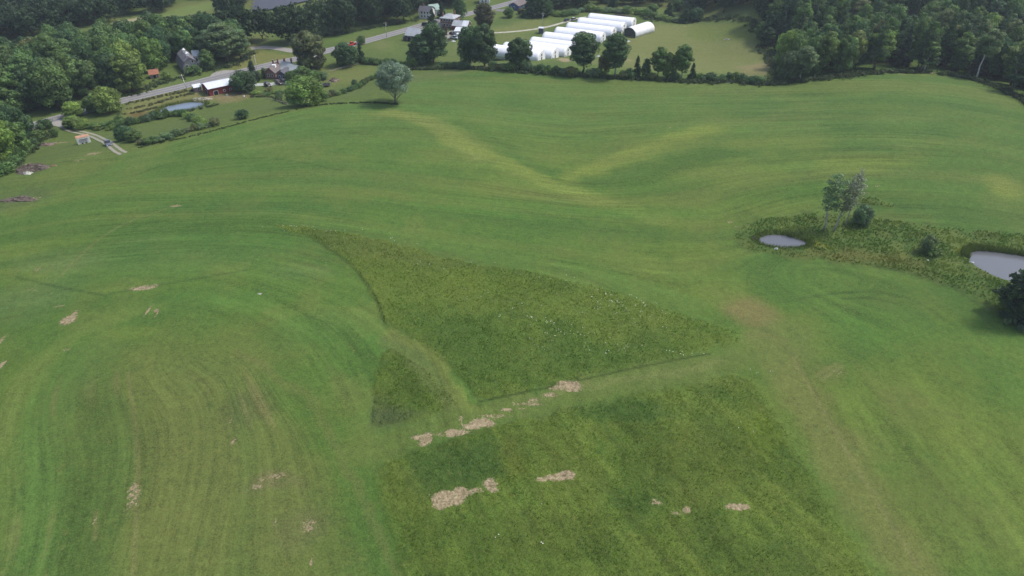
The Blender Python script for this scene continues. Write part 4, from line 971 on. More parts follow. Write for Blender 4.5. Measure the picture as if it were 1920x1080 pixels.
def reeds(name, label, pl, arc, n, h, seed):
    r_ = np.random.default_rng(seed); c = pl.mean(0); k = r_.integers(0, len(pl), n*4); t = r_.random(n*4)[:, None]
    q = pl[k]*(1-t)+pl[(k+1) % len(pl)]*t; ang = np.degrees(np.arctan2(q[:, 1]-c[1], q[:, 0]-c[0])) % 360
    kk = (ang >= arc[0]) & (ang <= arc[1]); q = q[kk][:n]; d = (q-c); d /= np.hypot(*d.T)[:, None]; q = q+d*r_.uniform(-.3, 2.0, len(q))[:, None]
    z = H(q[:, 0], q[:, 1]); m = len(q); a = r_.random(m)*6.28; w = .07; hh = h*(.6+.7*r_.random(m)); lx = r_.normal(size=(m, 2))*.15*h
    p0 = np.c_[q[:, 0]-np.cos(a)*w, q[:, 1]-np.sin(a)*w, z-.1]; p1 = np.c_[q[:, 0]+np.cos(a)*w, q[:, 1]+np.sin(a)*w, z-.1]; p2 = np.c_[q+lx, z+hh]
    V = np.stack([p0, p1, p2], 1).reshape(-1, 3); cc = np.repeat(C(104, 126, 66)*1.3*(.7+.6*r_.random(m))[:, None], 3, 0)
    me = mesh_np(name, V, np.arange(len(V)).reshape(-1, 3), GRASSM, None, {'albedo': cc}); o = bpy.data.objects.new(name, me); COL.objects.link(o); tag(o, label, 'reeds', kind='stuff')
reeds('reeds', 'reeds along the far bank of the larger pond', POND2, (20, 160), 2600, 1.6, 1)
reeds('reeds', 'reeds along the rim of the small pond', POND1, (0, 360), 2200, .9, 2)
reeds('reeds', 'reeds round the farm pond', POND3, (0, 360), 1800, 1.3, 3)
def flowers():
    r_ = np.random.default_rng(3); px = []
    for (u, v, ru, rv, n) in [(560, 428, 60, 4, 26), (620, 434, 60, 6, 16), (740, 455, 60, 10, 14), (870, 500, 80, 14, 20), (1000, 520, 90, 14, 22), (1040, 606, 36, 12, 26), (1060, 630, 40, 8, 24), (1180, 575, 60, 24, 30), (1140, 560, 60, 20, 26), (1240, 600, 60, 30, 16),
                              (1170, 660, 60, 10, 16), (1280, 664, 50, 5, 14), (850, 560, 60, 30, 10), (960, 590, 60, 20, 12), (1100, 590, 110, 50, 30), (1100, 1000, 250, 60, 6), (1420, 700, 30, 8, 8), (1400, 800, 60, 40, 6), (1060, 650, 100, 14, 24)]:
        for _ in range(n//2): px.append((u+r_.normal()*ru*.5, v+r_.normal()*rv*.5))
    V = []
    for u, v in px:
        p = PG(u, v)
        for _ in range(r_.integers(1, 3)):
            c = p+Vector((r_.normal()*.35, r_.normal()*.35, .55+r_.random()*.15)); s = .035+.045*r_.random()
            V += [c+Vector((-s, -s, 0)), c+Vector((s, -s, .02)), c+Vector((s, s, 0)), c+Vector((-s, s, .03))]
    V = np.array([tuple(q) for q in V]); me = mesh_np('white_flowers', V, np.arange(len(V)).reshape(-1, 4), plain('petals', (.7, .7, .62), .8, var=.1))
    o = bpy.data.objects.new('white_flowers', me); COL.objects.link(o); tag(o, 'scattered small white flower heads in the uncut grass', 'flowers', kind='stuff')
flowers()
def brush(name, label, px, width, h, dens, color, seed, size=.28):
    r_ = np.random.default_rng(seed); pl = smooth_pl(PL(px), 2); sg = np.hypot(*(pl[1:]-pl[:-1]).T); s = np.r_[0, np.cumsum(sg)]; n = int(s[-1]*dens)
    q = r_.uniform(0, s[-1], n); x = np.interp(q, s, pl[:, 0])+r_.normal(size=n)*width*.35; y = np.interp(q, s, pl[:, 1])+r_.normal(size=n)*width*.35
    rad = h*(.35+.4*r_.random(n)); z = H(x, y)+rad*.5; c = np.c_[x, y, z]
    vft = leaves(c, rad, 46, size, np.clip(.5+r_.normal(size=n)*.17, 0, 1)); me = mesh_np(name, vft[0], vft[1], LEAF, {'tone': vft[2]})
    o = bpy.data.objects.new(name, me); COL.objects.link(o); o.color = (*(GREENS[color] if isinstance(color, str) else color), 1); tag(o, label, 'undergrowth', kind='stuff')
EDGEC = (.07, .098, .038)
brush('undergrowth', 'tangled undergrowth along the foot of the far field hedge', [(765, 129), (830, 129), (900, 132), (990, 137), (1060, 142), (1150, 147), (1250, 152), (1330, 155), (1410, 158), (1460, 159)], 3, 1.7, 2.2, (.05, .078, .032), 1)
brush('undergrowth', 'undergrowth along the foot of the hilltop wood', [(1440, 158), (1500, 154), (1590, 143), (1650, 136), (1760, 138), (1830, 150), (1900, 180), (1960, 215)], 4.5, 1.9, 3, (.052, .08, .032), 2)
brush('undergrowth', 'rough strip of weeds along the near side of the road', [(236, 196), (290, 184), (345, 172), (372, 167)], 2, .9, 2, (.10, .12, .05), 3, .2)
brush('undergrowth', 'weedy bank between the road and the farm pond', [(232, 206), (262, 202), (300, 192), (345, 179), (362, 176)], 1.5, .9, 2, (.10, .12, .05), 4, .2)
brush('undergrowth', 'weedy ditch line below the road bank left of the pond', [(220, 216), (250, 212), (280, 206), (296, 201)], 1.5, .9, 2, (.085, .105, .045), 14, .2)
brush('undergrowth', 'weedy strip along the near bank of the farm pond', [(305, 219), (345, 211), (385, 202), (410, 196)], 1.5, 1.0, 2.2, (.07, .1, .04), 5, .22)
brush('undergrowth', 'dark ditch line on the crest of the near knoll', [(556, 205), (590, 198), (640, 194), (700, 192), (745, 196)], .9, .5, 3.2, (.05, .078, .032), 6, .2)
brush('undergrowth', 'ditch line between pasture and hayfield', [(262, 276), (330, 262), (400, 246), (470, 226), (540, 209)], 1.0, .32, 3.5, (.07, .1, .04), 7, .2)
brush('undergrowth', 'undergrowth in front of the wood beyond the road', [(236, 180), (262, 172), (290, 160), (312, 152), (345, 146), (380, 136)], 5, 1.3, 2.4, (.06, .092, .036), 8)
brush('undergrowth', 'undergrowth under the trees left of the pale meadow', [(396, 132), (430, 126), (452, 118), (470, 100)], 4, 2.2, 2, (.05, .078, .032), 9)
brush('undergrowth', 'undergrowth along the wood edge above the roadside meadow', [(600, 70), (655, 62), (700, 52), (755, 44), (785, 38)], 3, 2.4, 1.6, (.045, .072, .03), 10)
brush('undergrowth', 'weedy edge below the farmhouse garden', [(470, 182), (500, 180), (520, 186), (536, 194)], 1.2, .7, 2, (.07, .1, .04), 11, .2)
brush('undergrowth', 'scrubby foot of the near left wood', [(90, 248), (66, 270), (40, 295), (10, 322), (-40, 345)], 5, 1.8, 2, (.055, .085, .034), 12)
brush('undergrowth', 'scrub in the top corner of the hay meadow', [(1205, 34), (1240, 40), (1285, 42), (1320, 37), (1400, 32), (1424, 60)], 5, 1.8, 2, (.06, .092, .036), 13)
brush('undergrowth', 'scrub along the right side of the hay meadow', [(1424, 82), (1448, 108), (1458, 130), (1456, 150)], 5, 2.2, 2.4, (.055, .085, .034), 15)

# ------------------------------------------------------------------ buildings
M = {'red': plain('red_boards', (.20, .04, .035), .85, var=.3, scale=.8, seam=(0, .3, .5)), 'white': plain('white_boards', (.68, .68, .66), .8, var=.12, scale=.8, seam=(2, .25, .4)),
     'grey': plain('weathered_boards', (.22, .22, .22), .95, var=.3, scale=.7, seam=(0, .28, .6)), 'brown': plain('brown_boards', (.12, .085, .07), .95, var=.35, scale=.7, seam=(0, .28, .6)),
     'slate': plain('slate_boards', (.09, .10, .13), .8, var=.2, scale=.7, seam=(2, .22, .4)), 'blue': plain('blue_boards', (.07, .11, .24), .8, var=.15, scale=.7, seam=(2, .22, .4)),
     'brick': brick('red_brick', (.26, .12, .085), (.2, .09, .07), (.35, .32, .28)), 'pink': plain('faded_boards', (.28, .2, .2), .9, var=.3, scale=.8, seam=(0, .3, .4)),
     'rwhite': plain('white_metal_roof', (.62, .65, .68), .5, .0, .1, .5, (0, .9, .35), .4), 'rgrey': plain('grey_metal_roof', (.36, .38, .40), .5, .0, .18, .4, (0, .8, .45), .4),
     'rgreen': plain('green_metal_roof', (.25, .36, .30), .5, 0, .12, .4, (0, .8, .4), .4), 'rribs': plain('ribbed_grey_green_roof', (.30, .33, .33), .55, 0, .15, .4, (0, 1.0, .8), .4),
     'shingle': plain('brown_shingles', (.16, .14, .135), .95, var=.25, scale=1.2, seam=(1, .35, .4)), 'dshingle': plain('dark_shingles', (.10, .105, .12), .95, var=.25, scale=1.2, seam=(1, .35, .4)),
     'gshingle': plain('grey_shingles', (.17, .165, .18), .95, var=.3, scale=.8, seam=(1, .5, .4), stain=(.11, .1, .1)), 'rust': plain('rusty_metal', (.30, .13, .08), .8, var=.3, scale=.8, stain=(.2, .09, .06)),
     'trim': plain('white_trim', (.72, .72, .70), .7, var=.05), 'glass': plain('dark_glass', (.02, .025, .03), .15, var=.1, spec=.6), 'poly': None, 'dark': plain('dark_opening', (.015, .015, .018), .9, var=.2),
     'wood': plain('pale_wood', (.33, .29, .23), .9, var=.25, scale=2), 'stone': plain('field_stone', (.36, .35, .32), .95, var=.3, scale=3), 'steel': plain('steel', (.3, .31, .32), .5, .5, .2), 'rubber': plain('rubber', (.02, .02, .02), .9)}
def frame(A, B):
    a, b = P(*A), P(*B); d = b-a; L = math.hypot(d[0], d[1]); rz = math.atan2(d[1], d[0]); z = min(float(H(a[0], a[1])), float(H(b[0], b[1])))
    return Matrix.Translation((a[0], a[1], z)) @ Matrix.Rotation(rz, 4, 'Z'), L
def put_in(mb, name, mat, root, X):
    o = mb.build(name, mat, root); o.matrix_local = root.matrix_basis.inverted() @ X; return o
def window(root, X, L, D, side, a, z, w, h, name='window'):
    fr = MB(); pn = MB(); t = .07; b = .12
    def bx(mb, u0, u1, z0, z1, o0, o1):
        if side == 'f': mb.box(u0, u1, -o1, -o0, z0, z1)
        elif side == 'r': mb.box(L+o0, L+o1, u0, u1, z0, z1)
        elif side == 'l': mb.box(-o1, -o0, u0, u1, z0, z1)
    bx(fr, a-w/2-b, a+w/2+b, z-b, z+h+b, -.03, t); bx(pn, a-w/2, a+w/2, z, z+h, t-.02, t+.02)
    f = put_in(fr, name, M['trim'], root, X); p = pn.build('pane' if name == 'window' else 'panel', M['glass'] if name == 'window' else M['dark'], f)
def house(name, label, cat, A, B, D, wh, rh, wall, roof, ridge='x', over=.45, wins=(), doors=(), chim=(), root=None, pre='', L=None, roof2=None, gambrel=False, hip=False, group=None, dz=0):
    X, L0 = frame(A, B); L = L or L0; X = X @ Matrix.Translation((0, 0, dz))
    if root is None:
        root = empty(name, X.translation); root.rotation_euler = X.to_euler(); tag(root, label, cat, group)
    w = MB(); r = MB(); th = .16
    if hip:
        w.box(0, L, 0, D, -1, wh); o = over; e = [(-o, -o, wh+.02), (L+o, -o, wh+.02), (L+o, D+o, wh+.02), (-o, D+o, wh+.02)]
        c1 = (L/2-.8, D/2, wh+rh); c2 = (L/2+.8, D/2, wh+rh); u = [(x, y, z-.2) for x, y, z in e]
        r.add(e+u+[c1, c2], [(0, 1, 9, 8), (1, 2, 9), (2, 3, 8, 9), (3, 0, 8), (0, 4, 5, 1), (1, 5, 6, 2), (2, 6, 7, 3), (3, 7, 4, 0), (7, 6, 5, 4)])
    else:
        S_ = L if ridge == 'y' else D; R_ = D if ridge == 'y' else L       # span, run
        if gambrel: prof = [(0, wh), (S_*.17, wh+rh*.62), (S_*.5, wh+rh), (S_*.83, wh+rh*.62), (S_, wh)]
        else: prof = [(0, wh), (S_*.5, wh+rh), (S_, wh)]
        w.prism([(0, -1), (S_, -1)]+prof[::-1], 0, R_)
        for i in range(len(prof)-1):
            (x0, z0), (x1, z1) = prof[i], prof[i+1]; d = math.hypot(x1-x0, z1-z0); ex, ez = (x1-x0)/d, (z1-z0)/d
            a0 = over if i == 0 else 0; a1 = over if i == len(prof)-2 else 0
            nx, nz = -ez*(th+.01), ex*(th+.01)
            p0 = (x0-ex*a0+nx, z0-ez*a0+nz); p1 = (x1+ex*a1+nx, z1+ez*a1+nz)
            r.quad_slab((p0[0], -over, p0[1]), (p1[0], -over, p1[1]), (p1[0], R_+over, p1[1]), (p0[0], R_+over, p0[1]), -th)
        if ridge == 'x':
            for m_ in (w, r): m_.v = [(y, D-x, z) for x, y, z in m_.v]
    wo = put_in(w, pre+'wall', M[wall], root, X); ro = put_in(r, pre+'roof', M[roof], root, X)
    for c in chim:
        cb = MB(); cx, cy, ch = c; cb.box(cx-.35, cx+.35, cy-.35, cy+.35, wh*.6, ch).box(cx-.42, cx+.42, cy-.42, cy+.42, ch, ch+.15); cb.build('chimney', M['brick'], ro)
    for q in wins: window(root, X, L, D, *q)
    for q in doors: window(root, X, L, D, *q, name='door')
    return root, X, L
house('red_barn', 'long red barn with white metal roof beside the road', 'barn', (394, 180.5), (443, 170), 9.5, 3.3, 1.3, 'red', 'rwhite', doors=[('l', 4, 0, 2.2, 2.0), ('f', 3, 0, 2, 1.9)], wins=[('f', 7, .9, .8, .8), ('f', 10, .9, .8, .8)])
house('small_shed', 'small faded pink shed at the left end of the red barn', 'shed', (366.5, 173.5), (379, 171), 4, 2.2, .8, 'pink', 'rwhite', wins=[('f', 1.8, .9, .8, .9)])
r, X, L = house('gambrel_barn', 'weathered grey gambrel barn half hidden in the wood', 'barn', (346, 139), (377, 134), 17, 2.6, 5.0, 'grey', 'gshingle', 'y', gambrel=True, doors=[('f', 5, .0, 2.2, 2.4)],
                wins=[('f', 2.2, 3.2, .9, 1.1), ('f', 5.2, 5.0, 1.0, 1.2), ('f', 7.5, 3.4, .9, 1.1), ('f', 8.8, 4.8, .6, .8)])
for y_ in (3.5, 11):
    cu = MB(); cx = L/2; cu.box(cx-.6, cx+.6, y_-.6, y_+.6, 7.4, 9.0); cu.add([(cx-.8, y_-.8, 9.0), (cx+.8, y_-.8, 9.0), (cx+.8, y_+.8, 9.0), (cx-.8, y_+.8, 9.0), (cx, y_, 9.9)], [(0, 1, 4), (1, 2, 4), (2, 3, 4), (3, 0, 4), (3, 2, 1, 0)]); put_in(cu, 'cupola', M['trim'], r, X)
house('rusty_shed', 'small rusty red shed at the edge of the wood', 'shed', (283, 148), (299, 146), 4.2, 2.1, 1.6, 'pink', 'rust', doors=[('f', 2, 0, 1.4, 1.7)])
house('white_cottage', 'white house corner showing between trees behind the gambrel barn', 'house', (365, 118), (376, 117), 6, 3.4, 2, 'white', 'rwhite', wins=[('f', 1.5, 1, .8, 1.2)])
r, X, L = house('brick_farmhouse', 'rambling brick farmhouse with ribbed metal roof beside the road', 'house', (499, 147.5), (517, 148.2), 10, 3.0, 2.3, 'brick', 'shingle', 'y', wins=[('f', 1.6, 1.1, .8, 1.2), ('f', 3.6, 1.1, .8, 1.2)], chim=[(1, 9, 6.6), (3.5, 9.2, 7)])
house('', '', '', (520, 137), (552, 150), 9, 2.9, 2.1, 'slate', 'rribs', 'x', root=r, pre='wing_', chim=[(1.2, 4.5, 6.6), (2.6, 7.5, 6.2)])
house('', '', '', (521, 150.5), (537, 151.5), 7, 3.0, 1.5, 'slate', 'dshingle', 'y', root=r, pre='porch_', wins=[('f', 3.4, 1.0, 1.1, 1.3), ('f', 1.4, 1.0, .8, 1.3)])
dm = MB(); dm.box(2.2, 4.0, 4.0, 5.6, 3.6, 5.6); put_in(dm, 'dormer', M['trim'], r, X)
house('grey_barn', 'old barn with pale grey metal roof left of the sheds', 'barn', (761, 76.5), (787, 79.5), 9, 3.2, 3.0, 'brown', 'rgrey', doors=[('f', 2.3, 0, 2.4, 2.4)])
house('lean_to', 'low lean-to at the left end of the grey barn', 'shed', (756, 75.5), (761, 76.4), 3, 1.8, .5, 'brown', 'dshingle', over=.2)
house('small_barn', 'small outbuilding with bluish metal roof behind the grey barn', 'shed', (805, 63), (821, 62), 6, 2.4, 1.8, 'brown', 'rgrey')
house('dark_shed', 'small dark gabled barn between the grey barn and the yard', 'shed', (824, 68), (839, 66.5), 6, 3.4, 2.8, 'brown', 'dshingle', 'y', doors=[('f', 2.5, 0, 1.8, 2.2)])
r, X, L = house('brick_house', 'square two-storey brick house with pale hipped roof', 'house', (826, 51), (851, 53.5), 9.5, 5.6, 1.9, 'brick', 'rgrey', hip=True, wins=[('f', x_, z_, .9, 1.35) for x_ in (1, 2.9, 4.7, 6.5, 8) for z_ in (1.0, 3.8) if x_ < 8.6]+[('r', y_, z_, .9, 1.35) for y_ in (2, 4.8, 7.5) for z_ in (1.0, 3.8)],
                chim=[(1.4, 1.4, 8.4), (7, 6.5, 8.8)])
r, X, L = house('red_annex', 'red annex with half grey and half white roof beside the brick house', 'house', (848, 56.5), (866.5, 58), 8, 2.6, 2.2, 'red', 'rgrey', 'x', over=.3)
house('', '', '', (866.6, 58), (876, 58.7), 8, 2.75, 2.2, 'brown', 'rwhite', 'x', root=r, pre='end_', over=.3, wins=[('r', 2.5, .9, .9, 1.1), ('r', 5.5, .9, .9, 1.1)])
house('white_roofed_shed', 'shed with bright white roof behind the tall dark trees', 'shed', (853, 66), (872, 67), 9, 2.3, 1.0, 'white', 'rwhite')
r, X, L = house('white_farmhouse', 'white farmhouse with dark roof and green-roofed addition', 'house', (786, 34.5), (808, 36), 8, 4.4, 2.4, 'white', 'dshingle', 'x', wins=[('f', x_, z_, .8, 1.2) for x_ in (2, 4, 6) for z_ in (.9, 3.0)], chim=[(2, 4, 8)])
house('', '', '', (810, 31), (826, 29), 9, 3.8, 2.4, 'white', 'rgreen', 'x', root=r, pre='addition_', wins=[('f', 2, 1, .8, 1.3), ('f', 4.2, 1, .8, 1.3)])
house('white_house', 'white house cut by the top edge above the road', 'house', (899, 7), (918, 7), 8, 5.4, 2.5, 'white', 'dshingle', 'y', wins=[('f', 2, 1, .8, 1.3), ('f', 4.5, 1, .8, 1.3), ('f', 2, 3.6, .8, 1.3), ('f', 4.5, 3.6, .8, 1.3)])
house('blue_house', 'low blue house with brown roof near the top of the road', 'house', (954, 17.5), (972, 20), 12, 2.7, 1.9, 'blue', 'shingle', 'y', wins=[('f', 1.6, 1, .9, 1.1), ('r', 3, 1, 1, 1.1), ('r', 7, 1, 1, 1.1)], doors=[('f', 4, .1, 1, 2)])
house('utility_shed', 'small dark blue shed beside the hoop houses', 'shed', (1010, 63), (1018, 63.5), 3, 3.0, .4, 'slate', 'rwhite', over=.3)
# old box trailer with graffiti and an orange top
X, L = frame((147, 271.5), (171, 266.3)); r = empty('box_trailer', X.translation); r.rotation_euler = X.to_euler(); tag(r, 'old white box trailer body with orange top and grey graffiti', 'trailer')
b = MB(); b.prism([(0, .0), (2.6, .0), (2.6, 2.5), (0, 2.5)], 0, L); b.v = [(y, 2.6-x, z) for x, y, z in b.v]; put_in(b, 'body', M['white'], r, X)
b = MB(); b.prism([(-.06, 2.49), (2.66, 2.49), (2.5, 2.68), (1.3, 2.76), (.1, 2.68)], -.06, L+.06); b.v = [(y, 2.6-x, z) for x, y, z in b.v]; put_in(b, 'roof', plain('orange_roof', (.42, .24, .15), .8, var=.3, scale=.7, stain=(.3, .2, .15)), r, X)
g_ = MB(); r_ = random.Random(3)
for k in range(9):
    cx = .9+k*(L-1.6)/9; pts = [(cx+.45*math.cos(a)*(.6+.5*r_.random()), -.02, 1.25+.75*math.sin(a)*(.6+.5*r_.random())) for a in np.linspace(0, 5.2, 7)]; g_.tube(pts, .07, 4)
put_in(g_, 'graffiti', plain('grey_spray', (.16, .17, .19), .8), r, X)
for xx in (1.5, L-1.6):
    b = MB(); b.tube([(xx, -.05, .0), (xx, .25, .0)], .42, 12); put_in(b, 'wheel', M['rubber'], r, X)

# hoop houses
def polym():
    m, t, p = nodes('white_plastic_film'); tc = N(t, 'ShaderNodeTexCoord').outputs['Object']; sp = N(t, 'ShaderNodeSeparateXYZ'); t.links.new(tc, sp.inputs[0])
    fr = math_(t, 'FRACT', math_(t, 'DIVIDE', sp.outputs[0], 1.22)); ln = math_(t, 'LESS_THAN', fr, .07)
    n1 = noise(t, tc, .5, 3); c = mixc(t, mrange(t, n1, .3, .7, 0, 1), (.74, .76, .8), (.82, .83, .85)); c = mixc(t, math_(t, 'MULTIPLY', ln, .35), c, (.62, .65, .7))
    oi = N(t, 'ShaderNodeObjectInfo'); c = mixc(t, mrange(t, oi.outputs['Random'], 0, 1, 0, .35), c, (.72, .72, .70))
    st = noise(t, tc, 1.3, 5, .7); lowz = mrange(t, sp.outputs[2], 0, 1.6, .4, .04); c = mixc(t, math_(t, 'MULTIPLY', mrange(t, st, .45, .7, 0, 1), lowz), c, (.45, .47, .42))
    b = N(t, 'ShaderNodeBump'); b.inputs['Strength'].default_value = .6; b.inputs['Distance'].default_value = .08; t.links.new(math_(t, 'ADD', ln, math_(t, 'MULTIPLY', n1, .6)), b.inputs['Height']); t.links.new(b.outputs[0], p.inputs['Normal'])
    t.links.new(c, p.inputs['Base Color']); p.inputs['Roughness'].default_value = .45; return m
POLY = polym()
def hoop_prof(W_, side=1.8, top=5.2, n=14):
    return [(0, 0), (0, side)]+[(W_/2-W_/2*math.cos(math.pi*i/n), side+(top-side)*math.sin(math.pi*i/n)) for i in range(1, n)]+[(W_, side), (W_, 0)]
def hoop(name, label, group, X, L, W_, open_end=False):
    r = empty(name, X.translation); r.rotation_euler = X.to_euler(); tag(r, label, 'greenhouse', group)
    pr = hoop_prof(W_); sk = MB(); n = len(pr); seg = max(2, int(L/1.22))
    for k in range(seg+1):
        sag = 0 if k % 1 == 0 else 0
        for y_, z_ in pr: sk.v.append((L*k/seg, y_, max(.0, z_) if z_ > 0 else -.5))
    for k in range(seg):
        for i in range(n-1): sk.f.append((k*n+i, (k+1)*n+i, (k+1)*n+i+1, k*n+i+1))
    o = sk.build('cover', POLY, r, True); sm = o.modifiers.new('thickness', 'SOLIDIFY'); sm.thickness = .03
    def endwall(x0, nm, mat):
        e = MB(); q = [(y_*.995+.02, z_*.995 if z_ > 0 else -.5) for y_, z_ in pr]; e.v = [(x0, y_, z_) for y_, z_ in q]+[(x0+.05, y_, z_) for y_, z_ in q]; m_ = len(q)
        e.f = [tuple(range(m_)), tuple(range(2*m_-1, m_-1, -1))]+[(i, (i+1) % m_, (i+1) % m_+m_, i+m_) for i in range(m_)]; return e.build(nm, mat, r)
    if not open_end:
        endwall(L-.08, 'end_wall', POLY); endwall(.05, 'end_wall', POLY)
        MB().box(L-.02, L+.06, W_/2-.55, W_/2+.55, 0, 2.1).build('door', M['glass'], r)
        MB().box(L-.02, L+.12, W_/2-.6, W_/2+.6, 2.75, 3.8).build('vent', plain('vent_grey', (.14, .15, .16), .7) if 'vent_grey' not in bpy.data.materials else bpy.data.materials['vent_grey'], r)
        MB().box(L-.02, L+.1, 1.1, 2.2, .5, 1.5).build('fan', bpy.data.materials['vent_grey'], r)
        MB().box(L-4.2, L-.4, -.12, .0, -.2, 1.05).build('side_curtain', bpy.data.materials['vent_grey'], r)
        MB().box(.0, L, -.07, -.035, .9, 1.05).build('roll_bar', M['steel'], r)
    else:
        endwall(L-.08, 'end_wall', POLY)
        bows = MB()
        for k in range(0, seg+1, 2): bows.tube([(L*k/seg+.03, y_*.98+.05, z_*.98) for y_, z_ in pr], .04, 5)
        bows.build('frame', M['steel'], r)
        e = MB(); q = [(y_*.97+.1, z_*.97 if z_ > 0 else -.5) for y_, z_ in pr]; e.v = [(1.2, y_, z_) for y_, z_ in q]+[(1.25, y_, z_) for y_, z_ in q]; m_ = len(q)
        e.f = [tuple(range(m_)), tuple(range(2*m_-1, m_-1, -1))]+[(i, (i+1) % m_, (i+1) % m_+m_, i+m_) for i in range(m_)]
        e.build('netting', plain('dark_netting', (.06, .07, .06), .95, var=.5, scale=1.2), r)
        for y_ in (0.4, W_-.4): MB().box(L, L+.5, y_-.3, y_+.3, .0, 1.2).build('heater', M['steel'], r)
    return r
G0 = np.array(P(1022.5, 110.8)); G8 = np.array(P(1192.5, 46.7)); ANG = R(-25); xa = np.array([math.cos(ANG), math.sin(ANG)]); ya = np.array([-xa[1], xa[0]])
HL = 29; ORD = ['nearest', 'second', 'third', 'fourth', 'fifth', 'sixth', 'seventh', 'eighth', 'farthest']
for i in range(9):
    q = G0[:2]+(G8[:2]-G0[:2])*i/8; o = q-ya*9.9-xa*HL
    z = float(H(o[0]+xa[0]*HL/2, o[1]+xa[1]*HL/2)); X = Matrix.Translation((o[0], o[1], z)) @ Matrix.Rotation(ANG, 4, 'Z')
    note = ''
    if i == 0: H0_ = hoop('hoop_greenhouse', 'white plastic hoop greenhouse, nearest of the nine in the row'+note, 'white hoop greenhouses in a row', X, HL, 9.9)
    else:
        c = copy_tree(H0_); c.location = X.translation; c.rotation_euler = X.to_euler(); c['label'] = f'white plastic hoop greenhouse, {ORD[i]} of the nine in the row'+(' from the field' if 0 < i < 8 else '')
A_, LW = frame((1168, 66), (1191, 71.5)); W_ = min(LW, 9.5)
X = A_ @ Matrix.Rotation(math.pi/2, 4, 'Z') @ Matrix.Translation((0, -W_, 0))
hoop('open_hoop_house', 'separate white hoop house with open dark end right of the row', None, X, 19, W_, True)

# ------------------------------------------------------------------ utility poles
def pole(base, top, label, arm=True, trans=False, lean=0):
    p = PG(*base); d = ray(*top); t = math.hypot(p.x, p.y)/math.hypot(d[0], d[1]); hgt = CAM_H+d[2]*t-p.z; hgt = min(max(hgt, 7), 12.5)
    r = empty('utility_pole', p, R(20)); tag(r, label, 'utility pole'); r.rotation_euler[1] = lean
    MB().tube([(0, 0, -.5), (0, 0, hgt)], [.17, .12], 8).build('pole', WHITE_BARK if not arm else PALE_BARK, r, True)
    MB().box(-1.1, 1.1, -.22, -.10, hgt-.75, hgt-.6).build('crossarm', M['wood'], r)
    for x_ in (-1, 0, 1): MB().tube([(x_, -.16, hgt-.6), (x_, -.16, hgt-.4)], [.05, .07], 6).build('insulator', M['trim'], r)
    if trans: MB().tube([(.35, 0, hgt-2.2), (.35, 0, hgt-1.2)], .24, 10).build('transformer', plain('transformer_grey', (.42, .44, .45), .6), r)
pole((350, 166.5), (342, 139), 'pale leaning utility pole beside the road left of the red barn', False, lean=R(-5))
pole((482, 129), (479, 106), 'pale utility pole beyond the road above the farmhouse', False)
pole((725, 69.5), (723, 41), 'utility pole with transformer beside the middle of the road', True, True)
pole((1017, 52), (1016, 23.5), 'utility pole standing beside the dark blue shed', True, True)

# ------------------------------------------------------------------ vehicles
PAINTS = {}
def paint_m(c):
    if c not in PAINTS:
        m = plain('car_paint', c, .3, var=.06, spec=.6); PAINTS[c] = m
    return PAINTS[c]
def car(px, toward, col, name, label, pickup=False, suv=False):
    p = PG(*px); q = PG(*toward); rz = math.atan2(q.y-p.y, q.x-p.x); r = empty(name, p, rz); r.location.z += .16; tag(r, label, 'pickup truck' if pickup else 'car')
    L = 5.4 if pickup else 4.6; w = .95; hood = .95; h = 1.85 if (pickup or suv) else 1.45
    if pickup: prof = [(-L/2, .35), (L/2, .35), (L/2+.05, .75), (L/2-.1, 1.0), (L/2-1.25, 1.1), (L/2-3.3, 1.1), (-L/2, 1.1)]
    else: prof = [(-L/2, .3), (L/2, .3), (L/2+.05, .65), (L/2-.1, .85), (L/2-1.2, hood), (-L/2+.2, hood+.03), (-L/2, .75)]
    b = MB(); b.prism(prof, -w, w); b.build('body', paint_m(col), r, bevel=.06)
    if pickup: cab = [(L/2-1.3, 1.05), (L/2-1.9, h), (L/2-3.1, h), (L/2-3.35, 1.05)]
    elif suv: cab = [(L/2-1.2, .9), (L/2-1.85, h), (-L/2+.4, h), (-L/2+.1, .9)]
    else: cab = [(L/2-1.2, .9), (L/2-2.0, h), (-L/2+1.2, h), (-L/2+.45, .9)]
    b = MB(); b.prism([(x_, z_) for x_, z_ in cab], -w+.1, w-.1); g__ = b.build('window', M['glass'], r, bevel=.04)
    z1 = h; xs = [x_ for x_, z_ in cab if z_ == h]; MB().box(min(xs)+.02, max(xs)-.02, -w+.13, w-.13, z1-.04, z1+.05).build('roof', paint_m(col), r, bevel=.03)
    if pickup: MB().box(-L/2+.12, L/2-3.5, -w+.14, w-.14, 1.06, 1.12).build('bed', M['dark'], r)
    for x_ in (L/2-.95, -L/2+.95):
        for s in (-1, 1):
            wh = MB().tube([(x_, s*(w-.22), .36), (x_, s*(w+.02), .36)], .37, 14).build('wheel', M['rubber'], r); MB().tube([(x_, s*(w+.02), .36), (x_, s*(w+.04), .36)], .2, 10).build('rim', M['steel'], wh)
    for s in (-1, 1): MB().box(L/2-.02, L/2+.07, s*.65-.2, s*.65+.2, .62, .8).build('headlight', M['trim'], r)
    for s in (-1, 1): MB().box(-L/2-.04, -L/2+.02, s*.75-.12, s*.75+.12, .62, .85).build('tail_light', plain('lens_red', (.3, .02, .02), .4) if 'lens_red' not in bpy.data.materials else bpy.data.materials['lens_red'], r)
    return r
car((659.5, 85.5), (673, 82), (.55, .05, .03), 'pickup_truck', 'bright red-orange pickup driving on the road', True)
car((797, 48), (806, 45.2), (.015, .018, .022), 'car', 'dark car on the road left of the brick house', suv=True)
car((203.5, 272), (209, 278), (.10, .115, .14), 'pickup_truck', 'dark grey pickup parked on the dirt track', True)
